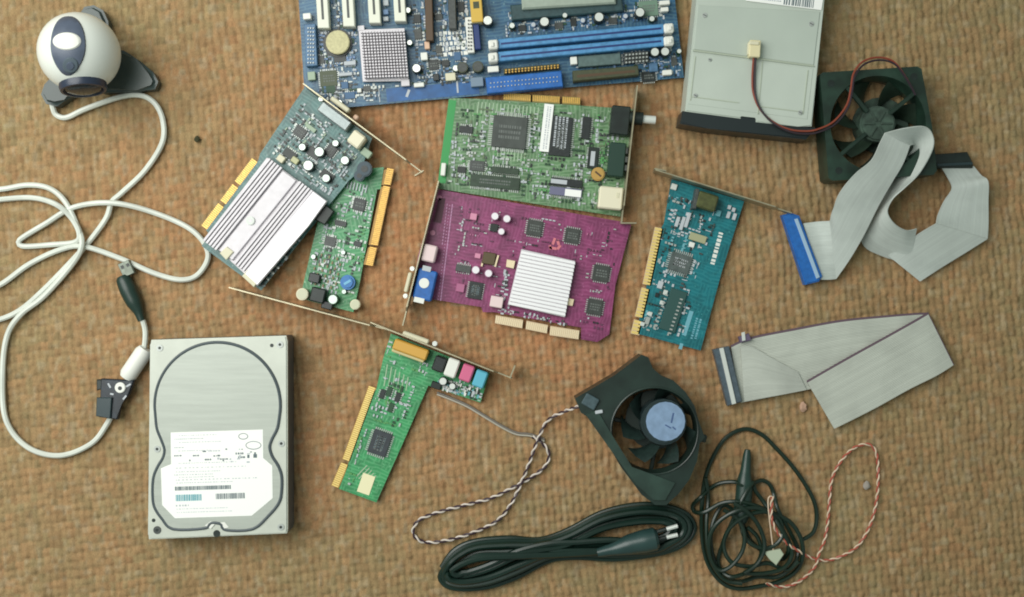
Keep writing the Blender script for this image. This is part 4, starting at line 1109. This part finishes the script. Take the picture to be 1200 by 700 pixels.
# ------------------------------------------------------------------ fans
def fan_frame(p, outline, c, r, z0, z1, m, zref=None, M4=None, n=96):
    """square fan housing: an outline with a round bore"""
    zr = zref if zref is not None else z1
    angs = np.linspace(0, 2*math.pi, n, endpoint=False)
    def ray(a):
        best = None; dx, dy = math.cos(a), math.sin(a)
        for i in range(len(outline)):
            (x1, y1), (x2, y2) = outline[i], outline[(i+1) % len(outline)]
            ex, ey = x2-x1, y2-y1; den = dx*ey - dy*ex
            if abs(den) < 1e-9: continue
            t_ = ((x1-c[0])*ey - (y1-c[1])*ex) / den; u_ = ((x1-c[0])*dy - (y1-c[1])*dx) / den
            if t_ > 0 and -1e-6 <= u_ <= 1+1e-6 and (best is None or t_ > best): best = t_
        return best
    extra = [math.atan2(y-c[1], x-c[0]) % (2*math.pi) for x, y in outline]
    angs = np.array(sorted(set(np.round(list(angs) + extra, 5))))
    outp = [(c[0] + math.cos(a)*ray(a), c[1] + math.sin(a)*ray(a)) for a in angs]
    inp = [(c[0] + math.cos(a)*r, c[1] + math.sin(a)*r) for a in angs]
    inp2 = [(c[0] + math.cos(a)*r*.95, c[1] + math.sin(a)*r*.95) for a in angs]
    bm = bmesh.new()
    def ring(pts, z, zz):
        o = []
        for q in pts:
            v = W(q[0], q[1], zr); v.z = z
            o.append(bm.verts.new(v))
        return o
    zm = (z0 + z1)/2
    R_ = [ring(outp, z1, 0), ring(inp, z1, 0), ring(inp2, zm, 0), ring(inp, z0, 0), ring(outp, z0, 0)]
    nn = len(angs)
    for a, b_ in zip(R_, R_[1:] + R_[:1]):
        for j in range(nn):
            k = (j+1) % nn; bm.faces.new((a[j], a[k], b_[k], b_[j]))
    return put_world('housing', bm, m, p)

def blade(p, c, r0, r1, ang, z0, z1, sweep, wid, m, zref, stretch=None):
    """one curved, pitched fan blade"""
    bm = bmesh.new(); N = 6; rows = []
    k = S * f_(zref); cc = W(c[0], c[1], zref)
    for i in range(N + 1):
        t_ = i / N; r = r0 + (r1 - r0)*t_; a = ang + sweep*t_; wd = wid*(.75 + .25*t_)
        row = []
        for s_, z in ((-.5, z1), (0, (z0+z1)/2 + .0006), (.5, z0)):
            th = a + s_*wd
            row.append(Vector((cc.x + math.cos(th)*r*k, cc.y - math.sin(th)*r*k, z)))
        rows.append(row)
    T = [[[bm.verts.new(v + Vector((0, 0, d))) for v in row] for row in rows] for d in (.0006, -.0006)]
    for i in range(N):
        for j in range(2):
            bm.faces.new((T[0][i][j], T[0][i][j+1], T[0][i+1][j+1], T[0][i+1][j]))
            bm.faces.new((T[1][i][j], T[1][i+1][j], T[1][i+1][j+1], T[1][i][j+1]))
        for j in (0, 2): bm.faces.new((T[0][i][j], T[0][i+1][j], T[1][i+1][j], T[1][i][j]))
    for i in (0, N):
        for j in range(2): bm.faces.new((T[0][i][j], T[0][i][j+1], T[1][i][j+1], T[1][i][j]))
    return put_world('blade', bm, m, p, True)

FANPL = mat('fan_plastic', C(34, 58, 46, .8), .45, var=.4, vscale=70, bump=.05)
DUSTY = mat('fan_dusty', C(66, 86, 74, .8), .6, var=.45, vscale=140)
BLADEM = mat('fan_blade', C(44, 60, 48, .8), .4, var=.3, vscale=90)

def rear_fan():
    t = thing('case_fan', 'dusty dark square case fan beside the floppy drive, partly under a ribbon cable', 'fan', W(1030, 145))
    z0, z1 = .0008, .0240
    out = [(961, 88), (964, 85), (1075, 78), (1080, 81), (1092, 146), (1098, 200), (1094, 205), (976, 212), (971, 209)]
    c = (1029, 145); r = 56
    fan_frame(t, out, c, r, z0, z1, FANPL)
    hub = cyl(t, 'hub', c[0], c[1], 21, .004, .018, DUSTY, .0015)
    cyl(t, 'motor_mount', c[0] + 3, c[1] + 2, 33, .0012, .0026, DUSTY, .0006)
    for k in range(6): box(hub, 'hub_rib', c[0] + 10*math.cos(k*1.047), c[1] + 10*math.sin(k*1.047), 13, 2.4, math.degrees(k*1.047), .022, .0009, DUSTY, .0002)
    for k in range(7): blade(t, c, 20, 53, k*2*math.pi/7 + .3, .005, .016, .45, .56, BLADEM, .012)
    for k in range(4):
        a = math.radians(45 + k*90 + 5)
        x, y = c[0] + 39*math.cos(a), c[1] + 39*math.sin(a)
        box(t, 'strut', x, y, 42, 5, math.degrees(a), .0205, .003, FANPL, .0005)
    for x, y in ((974, 98), (1071, 90), (983, 200)): 
        cyl(t, 'mounting_hole', x, y, 4.2, z1, .0002, BLACK, 0)
    RW = mat('wire_rust', C(150, 70, 50, .8), .45); BW = mat('wire_dark', C(52, 38, 48, .8), .45); YW = mat('wire_tan', C(130, 105, 75, .8), .45)
    base = [(1072, 110, .026), (1062, 92, .027), (1048, 74, .027), (1030, 69, .027), (1012, 74, .028), (1001, 88, .029), (998, 105, .029), (993, 125, .028), (978, 144, .027), (960, 153, .027), (945, 155.5, .0262), (925, 153, .0262), (905, 143, .0262), (891, 128, .0262), (884, 110, .0262), (883, 90, .0262), (884.5, 66, .029)]
    for dx, m, lb in ((-1.3, RW, 'rust red wire'), (1.3, BW, 'dark wire')):
        pts = [(x + dx*(1 if i > 10 else .6), y + dx*(1.2 if i < 15 else .0), z + (.0006 if dx > 0 else 0)) for i, (x, y, z) in enumerate(base)]
        tube(t, 'wire', pts, .00075, m, 8, .002, 6, label=lb)
    pg = box(t, 'plug', 885, 57, 13, 20, 3, .0253, .0065, mat('plug_cream', C(232, 222, 180, .9), .5), .0006)
    box(pg, 'plug_ridge', 884, 50.5, 11, 4, 3, .0318, .0010, CREAM, .0003)
    box(pg, 'plug_ridge', 878, 57, 3, 14, 3, .0258, .0040, CREAM, .0003)
rear_fan()

def small_fan():
    t = thing('cooling_fan', 'black cooling fan with a pale blue hub sticker, its corner over the power cord', 'fan', W(760, 505))
    z0, z1 = .0050, .0260
    c = (767, 505)
    out = [(674, 467), (681, 463), (720, 440), (752, 416), (760, 419), (765, 432), (776, 441), (789, 446), (803, 459), (814, 476), (819, 494), (826, 513), (820, 520), (817, 540), (808, 562), (796, 578), (781, 592), (768, 592), (752, 580), (728, 548), (708, 513), (694, 492), (681, 484)]
    M1 = mat('fan_black', C(34, 50, 44, .8), .36, var=.35, vscale=45, bump=.05)
    fan_frame(t, out, c, 50, z0, z1, M1)
    # raised inner lip and side wall of the bore
    Q = resample(np.array([tuple(W(c[0] + 51*math.cos(a), c[1] + 51*math.sin(a), z1)) for a in np.linspace(0, 2*math.pi, 50)]), .002)[0]
    bm = bmesh.new(); bm_tube(bm, Q, .0008, 8); put_world('bore_lip', bm, M1, t, True)
    prism(t, 'side_panel', [(686, 486), (700, 480), (716, 508), (740, 548), (792, 566), (780, 587), (766, 587), (745, 568), (716, 528)], z1, z1 + .0012, mat('fan_side', C(48, 68, 60, .8), .36, var=.35, vscale=60), .0005)
    hc = (780, 494)
    cyl(t, 'motor_mount', 768, 492, 35, .0062, .003, mat('mount_dark', C(28, 44, 38, .8), .5), .0006)
    hub = cyl(t, 'hub', hc[0]-2, hc[1]+1, 27, .008, .020, mat('hub_black', C(40, 56, 58, .8), .35), .0016)
    st = cyl(hub, 'hub_sticker', hc[0], hc[1], 23, .028, .0003, mat('sticker_blue', C(140, 166, 198, .85), .4, var=.12, vscale=160), 0)
    bits(st, 'print', [(788, 490, 2, 12, 12, .0283, .0001), (783, 500, 8, 1.6, 30, .0283, .0001), (790, 502, 5, 1.6, 40, .0283, .0001)], mat('blue_print', C(80, 105, 150, .8), .5))
    for k in range(7): blade(t, (773, 500), 22, 45, k*2*math.pi/7 + .9, .010, .022, .45, .52, mat('blade_black', C(42, 58, 54, .8), .3, var=.2), .018)
    for a in (100, 190, 280, 10):
        ar = math.radians(a); box(t, 'strut', 772 + 37*math.cos(ar), 501 + 37*math.sin(ar), 32, 5, a, .006, .003, M1, .0005)
    # pale arc of wire round the hub
    tube(t, 'hub_wire', [(755, 484, .024), (752, 497, .024), (757, 509, .024), (766, 517, .024)], .0007, mat('wire_tan', None), 8)
    tube(t, 'hub_wire', [(760, 482, .025), (757, 495, .025), (762, 507, .025), (770, 514, .025)], .0006, mat('wire_tan', None), 8)
    box(t, 'lead_clamp', 692, 471, 17, 14, 30, z1, .003, mat('clamp_grey', C(78, 98, 104, .8), .4, var=.2, vscale=300), .0006)
    box(t, 'lead_clamp', 702, 483, 9, 4, -10, z1, .002, FAINT, .0004, label='pale metal lead clamp')
    box(t, 'frame_ear', 824, 514, 9, 9, 15, .012, .010, M1, .0008)
    WS = mat('wire_white', C(228, 216, 206, .88), .45); PS = mat('wire_purple_black', C(62, 42, 56, .8), .45)
    wire = [(690, 474, .026), (676, 477, .018), (660, 483, .008), (642, 493), (630, 516, .004), (619, 546), (609, 570, .0045), (598, 592), (583, 610), (560, 622), (530, 632), (502, 636), (488, 631), (484, 621), (492, 609), (515, 600), (545, 592), (575, 584), (602, 571, .0024), (625, 558), (640, 545), (643, 531), (635, 519), (624, 512, .0024)]
    twisted(t, 'wire', wire, .00072, .00080, .0115, [WS, PS], ['white wire', 'dark wire'])
    for dy, m in ((-1.2, mat('wire_dark_grey', C(130, 122, 114, .8), .45)), (1.2, mat('wire_pale_grey', C(196, 190, 176, .8), .45))):
        tube(t, 'lead_end', [(638, 516 + dy, .0012), (622, 510 + dy, .0012), (605, 508 + dy, .0012), (588, 500 + dy, .0012), (568, 488 + dy, .0012), (548, 476 + dy, .0012), (530, 468 + dy, .0012), (512, 461 + dy, .0012)], .0007, m, 8, .002, 6)
small_fan()

# ------------------------------------------------------------------ ribbon cables
def ribbon_up():
    t = thing('ribbon_cable', 'pale grey ribbon cable rolled in standing loops with a blue plug and a black plug', 'ribbon cable', W(1040, 250))
    RM = ribbon_mat('ribbon_pale', C(214, 222, 215, .88))
    m_ = .001
    pieces = [
        [((941, 262, .006), (962, 328, .006)), ((956, 260, .007), (971, 328, .005)), ((973, 259, .013), (980, 327, .004))],
        [((973, 259, .0135), (980, 327, .0045)), ((976, 246, .024), (997, 302, .012)), ((984, 226, .030), (1013, 274, .018)), ((1002, 204, .033), (1030, 240, .023)), ((1021, 188, .035), (1045, 214, .026)), ((1031, 168, .037), (1058, 192, .028)), ((1037, 156, .038), (1066, 171, .031))],
        [((1037, 156, .038), (1066, 171, .031)), ((1060, 150.5, .038), (1072, 170, .024)), ((1083, 148.5, .036), (1068, 178, .018)), ((1093, 158, .034), (1060, 190, .012)), ((1093, 175, .033), (1050, 204, .008)), ((1078, 202, .030), (1034, 226, .006)), ((1060, 220, .027), (1016, 252, .004)), ((1046, 233, .025), (1008, 274, .003)), ((1040, 248, .024), (1014, 290, .003)), ((1048, 262, .023), (1031, 299, .003)), ((1062, 270, .020), (1050, 306, .003)), ((1074, 268, .016), (1064, 316, .002))],
        [((1041, 300, .006), (1078, 330, .003)), ((1062, 284, .011), (1104, 313, .003)), ((1080, 272, .014), (1130, 297, .004)), ((1097, 262, .015), (1157, 280, .006))],
        [((1097, 262, .0155), (1157, 280, .0065)), ((1099, 252, .012), (1158, 262, .004)), ((1106, 236, .010), (1158, 236, .007)), ((1115, 221, .010), (1158, 213, .012)), ((1110, 208, .007), (1150, 206, .008)), ((1102, 195, .006), (1141, 195, .006))]]
    for rw in pieces: ribbon(t, 'ribbon', rw, RM, .0009, 6)
    pl = prism(t, 'plug', [(917, 252), (927, 249.5), (937, 253), (964, 324), (960, 330), (944, 334)], .0006, .0090, mat('plug_blue', C(40, 110, 190, .85), .4, var=.12), .0010, 2, label='blue plug')
    prism(pl, 'clamp_bar', [(931, 257), (935, 256), (961, 325), (957, 327)], .0090, .0100, mat('clamp_pale', C(170, 200, 225, .85), .4), .0003)
    pk = prism(t, 'plug', [(1092, 181), (1134, 178), (1141, 192), (1140, 197), (1098, 197)], .0006, .0085, BLACK, .0008, label='black plug')
    prism(pk, 'clamp_bar', [(1098, 192), (1140, 190), (1140.4, 193), (1098.4, 195)], .0085, .0094, mat('clip_wing', None), .0003)
ribbon_up()

def ribbon_flat():
    t = thing('ribbon_cable', 'pale grey ribbon cable folded flat once with a dark grey plug at its left end', 'ribbon cable', W(970, 430))
    RM = ribbon_mat('ribbon_grey', C(210, 214, 202, .87), C(118, 96, 108, .8))
    rows = [((856, 405, .004), (868, 472, .004)), ((880, 395, .0035), (890, 468, .0035)), ((930, 385, .003), (940, 458, .003)), ((985, 375, .003), (998, 446, .003)), ((1035, 370, .003), (1052, 438, .003)), ((1072, 367, .0035), (1090, 431, .0035)), ((1086, 366.5, .004), (1112, 427, .004))]
    ribbon(t, 'ribbon', rows, RM, .0009, 6)
    rows = [((1086.5, 366.5, .0048), (1117, 428, .0048)), ((1072, 375, .0056), (1098, 440, .0056)), ((1040, 393, .0052), (1066, 456, .0052)), ((1000, 415, .0050), (1030, 476, .0050)), ((970, 432, .0050), (1001, 491, .0050)), ((945, 446.5, .0050), (977.5, 502.5, .0050))]
    ribbon(t, 'ribbon', rows, RM, .0009, 6)
    # rounded fold at the right end
    bm = bmesh.new()
    Q = resample(np.array([tuple(W(*a)) for a in ((1086.5, 366.5, .0044), (1117, 428, .0044))]), .004)[0]
    bm_tube(bm, Q, .00085, 8); put_world('fold', bm, RM, t, True)
    # loose flap lying on the first run near the plug
    ribbon(t, 'flap', [((868, 407, .0054), (872, 471, .0052)), ((880, 406, .0056), (892, 467, .0050)), ((905, 420, .0050), (920, 462, .0047)), ((935, 436, .0043), (945, 457, .0042))], ribbon_mat('ribbon_flap', C(214, 218, 207, .87)), .0008, 6)
    pl = prism(t, 'plug', [(836, 410), (855, 406), (870, 471), (853, 476)], .0006, .0085, mat('plug_slate', C(88, 102, 112, .8), .4, var=.15), .0008, label='dark grey plug')
    prism(pl, 'clamp_bar', [(843, 408.5), (848, 407.5), (863, 473), (858, 474.5)], .0085, .0098, SILVER, .0003)
    prism(pl, 'latch', [(866, 395), (878, 391), (881, 399), (868, 402)], .002, .0075, mat('latch_purple', C(110, 95, 120, .8), .45), .0005)
    prism(pl, 'latch', [(869, 390), (873, 389), (874, 399), (870, 400)], .0075, .0085, SILVER, .0003)
ribbon_flat()

# ------------------------------------------------------------------ power cord
def power_cord():
    t = thing('power_cord', 'thick black power cord bundled in long loops with a two pin plug', 'power cord', W(660, 645))
    CM = mat('cord_black', C(22, 46, 38, .8), .34, var=.15, vscale=40)
    r = .0024
    pts = []
    N = 6
    rr = random.Random(2)
    for j in range(N):
        o = j * 4.4; z = .003 + (j % 3) * .0036
        jx = lambda: rr.uniform(-1.6, 1.6)
        up = [(518 + o*.8, 664 + jx()), (532 + o*.7, 646 + o*.55), (556 + o*.3, 635 + o*.75), (596, 631 + o*.9), (632, 633 + o*.55), (665, 622 + o*.75), (706, 601 + o*.85), (747, 592 + o*.9), (780 - o*.2, 594 + o*.8), (803 - o*.9, 602 + o*.55)]
        dn = [(813 - o*1.2, 616), (809 - o*1.2, 630 - o*.2), (793 - o, 642 - o*.5), (764, 650 - o*.5), (720, 655 - o*1.0), (676, 653 - o*.8), (643, 657 - o*.9), (606, 676 - o*1.35), (574, 687 - o*1.15), (545 + o*.2, 690 - o*.9), (525 + o*.7, 687 - o*.7), (516 + o*.9, 677 - o*.1)]
        for i, (x, y) in enumerate(up): pts.append((x, y, z + .0012 * math.sin(i*.9 + j)))
        for i, (x, y) in enumerate(dn): pts.append((x, y, z + .0012 * math.sin(i*.8 + j*2)))
    pts += [(530, 668, .012), (560, 655, .012), (610, 652, .013), (660, 650, .013), (700, 647, .012), (718, 644, .0115)]
    tube(t, 'cable', pts, r, CM, 6, .003, 8)
    PM = mat('plug_black', C(46, 72, 70, .8), .33, var=.12, vscale=60)
    Q = resample(np.array([tuple(W(*a)) for a in ((700, 648, .012), (722, 643, .012), (742, 637, .012), (771, 631, .0125))]), .002)[0]
    s_ = np.linspace(0, 1, len(Q)); rad = np.interp(s_, [0, .25, .5, .8, .96, 1], [.0032, .0046, .0074, .0088, .0086, .0066])
    bm = bmesh.new(); bm_tube(bm, Q, rad, 16)
    pg = put_world('plug', bm, PM, t, True)
    for dy in (0, 9):
        Q = np.array([tuple(W(*a)) for a in ((768, 624 + dy, .0125), (794, 616.5 + dy*1.15, .0125))])
        Q = resample(Q, .004)[0]
        bm = bmesh.new(); bm_tube(bm, Q[:max(2, len(Q)//2 + 1)], .0017, 8); sl = put_world('pin_sleeve', bm, BLACK, pg, True)
        bm = bmesh.new(); bm_tube(bm, Q[len(Q)//2:], .0016, 8); put_world('prong', bm, SILVER, pg, True)
power_cord()

# ------------------------------------------------------------------ tangled black cable
def black_tangle():
    t = thing('cable_coil', 'tangled thin black cable with one wide loop and a long tapered plug in its middle', 'cable', W(890, 610))
    CM = mat('thin_cord', C(24, 46, 34, .8), .34, var=.15, vscale=60)
    r = .00165
    pts = [(940, 633, .006), (953, 624, .004), (957, 607), (954, 588), (943, 567), (928, 546), (910, 526), (892, 509), (872, 503), (851, 513), (837, 533), (827, 558), (823, 585, .006), (822, 612), (824, 640), (831, 664), (846, 683), (865, 690), (890, 687), (915, 681), (934, 668), (941, 650, .006), (938, 630, .009), (926, 612, .009), (905, 601, .009), (880, 591, .0125), (862, 588, .0125), (845, 590, .010), (826, 600, .0085), (814, 600), (812, 592), (822, 582, .008), (833, 572), (845, 566), (862, 565, .006), (872, 570, .011), (884, 566, .004), (893, 563), (902, 568), (907, 580), (912, 598, .008), (925, 622, .006), (935, 645), (930, 662, .005), (912, 676, .004), (888, 676), (866, 682, .006), (848, 674), (836, 655), (833, 628, .004), (838, 606, .004), (850, 592, .004), (868, 610, .006), (880, 634, .006), (900, 650, .004), (918, 655), (924, 640, .009), (914, 618, .0125), (896, 590, .006), (885, 575, .006), (882, 566, .009), (870, 585, .013), (858, 612, .009), (846, 640), (842, 662), (856, 676, .010), (880, 668, .008), (892, 650, .010), (888, 630, .011), (876, 618, .011)]
    tube(t, 'cable', pts, r, CM, 7, .0024, 8)
    tube(t, 'cable', [(827, 560, .006), (830, 584, .004), (828, 610, .0055), (829, 640, .006), (836, 663, .006), (850, 680, .006), (870, 684, .0085)], r, CM, 7, .0024, 8)
    PM = mat('jack_rubber', C(36, 62, 54, .8), .38, var=.2, vscale=60)
    Q = resample(np.array([tuple(W(*a)) for a in ((876, 527, .005), (875, 540, .005), (873, 560, .006), (871, 590, .0065), (868, 612, .0065))]), .002)[0]
    s_ = np.linspace(0, 1, len(Q)); rad = np.interp(s_, [0, .08, .3, .45, .9, 1], [.0022, .0032, .0042, .0062, .0068, .0045])
    bm = bmesh.new(); bm_tube(bm, Q, rad, 14); put_world('plug', bm, PM, t, True)
    for pts in ([(868, 612, .008), (872, 628, .010), (884, 640, .012), (902, 642, .012), (916, 630, .012), (914, 610, .010), (898, 600, .012), (876, 604, .014), (856, 618, .011), (848, 638, .008), (856, 658, .009), (878, 664, .010), (900, 660, .009), (922, 668, .007), (936, 658, .009)],
                [(848, 598, .012), (862, 606, .012), (872, 624, .013), (870, 646, .012), (856, 664, .010), (842, 668, .008), (832, 652, .008), (832, 628, .009), (844, 610, .012), (866, 598, .015), (890, 596, .013), (908, 608, .011), (922, 630, .009), (928, 650, .008), (918, 666, .010), (896, 672, .010), (872, 672, .012)],
                [(860, 590, .014), (876, 600, .016), (890, 618, .014), (896, 640, .014), (888, 660, .013), (872, 672, .014)]):
        tube(t, 'cable', pts, r, CM, 7, .0024, 8)
black_tangle()

t = thing('wire_pair', 'thin twisted red and white wire in a long loop at the lower right', 'wire', W(985, 600))
twisted(t, 'wire', [(905, 582, .016), (904, 594, .016), (904, 607, .0145), (909, 621, .013), (921, 636, .011), (936, 646, .008), (951, 654, .003), (968, 657), (986, 652), (1005, 640), (1019, 617), (1027, 588), (1029, 558), (1027, 532), (1018, 521), (1001, 525), (986, 540), (975, 561), (972, 586), (970, 611), (966, 634), (959, 651, .0045), (955, 664), (944, 676), (930, 685), (914, 688), (898, 684, .005)],
        .00062, .00068, .0105, [mat('wire_red', C(196, 96, 78, .8), .45), mat('wire_pinkish_white', C(232, 206, 180, .88), .45)], ['red wire', 'pinkish white wire'])
prism(t, 'plug', [(895, 647), (915, 644), (919, 650), (910, 663), (903, 657)], .0095, .0135, mat('pale_plug', C(196, 206, 180, .85), .5), .0006)
tube(t, 'bare_end', [(908, 660, .011), (900, 590, .0155), (905, 582, .016)], .0005, mat('wire_pinkish_white', None), 6)

# ------------------------------------------------------------------ crumbs on the carpet
def crumb(x, y, w_, m, label, seed):
    rr = random.Random(seed)
    bm = bmesh.new(); bmesh.ops.create_icosphere(bm, subdivisions=2, radius=1)
    k = S * w_ / 2
    c = W(x, y)
    for v in bm.verts:
        v.co = Vector((v.co.x*k*rr.uniform(.7, 1.15), v.co.y*k*rr.uniform(.8, 1.4), (v.co.z + .6)*k*.55*rr.uniform(.8, 1.1)))
    o = bpy.data.objects.new('crumb', to_mesh(bm, 'crumb', m, True))
    o['label'] = label; o['category'] = 'crumb'
    link(o, None, Matrix.Translation(c))
crumb(941, 477, 10, mat('crumb_pink', C(205, 165, 140, .8), .8), 'small pinkish crumb on the carpet below the flat ribbon cable', 1)
crumb(1015, 569, 9, mat('crumb_grey', C(175, 165, 155, .8), .8), 'small grey white crumb inside the red and white wire loop', 2)
crumb(231, 163, 7, mat('crumb_dark', C(62, 62, 36, .8), .9), 'tiny dark speck on the carpet right of the webcam cable', 3)
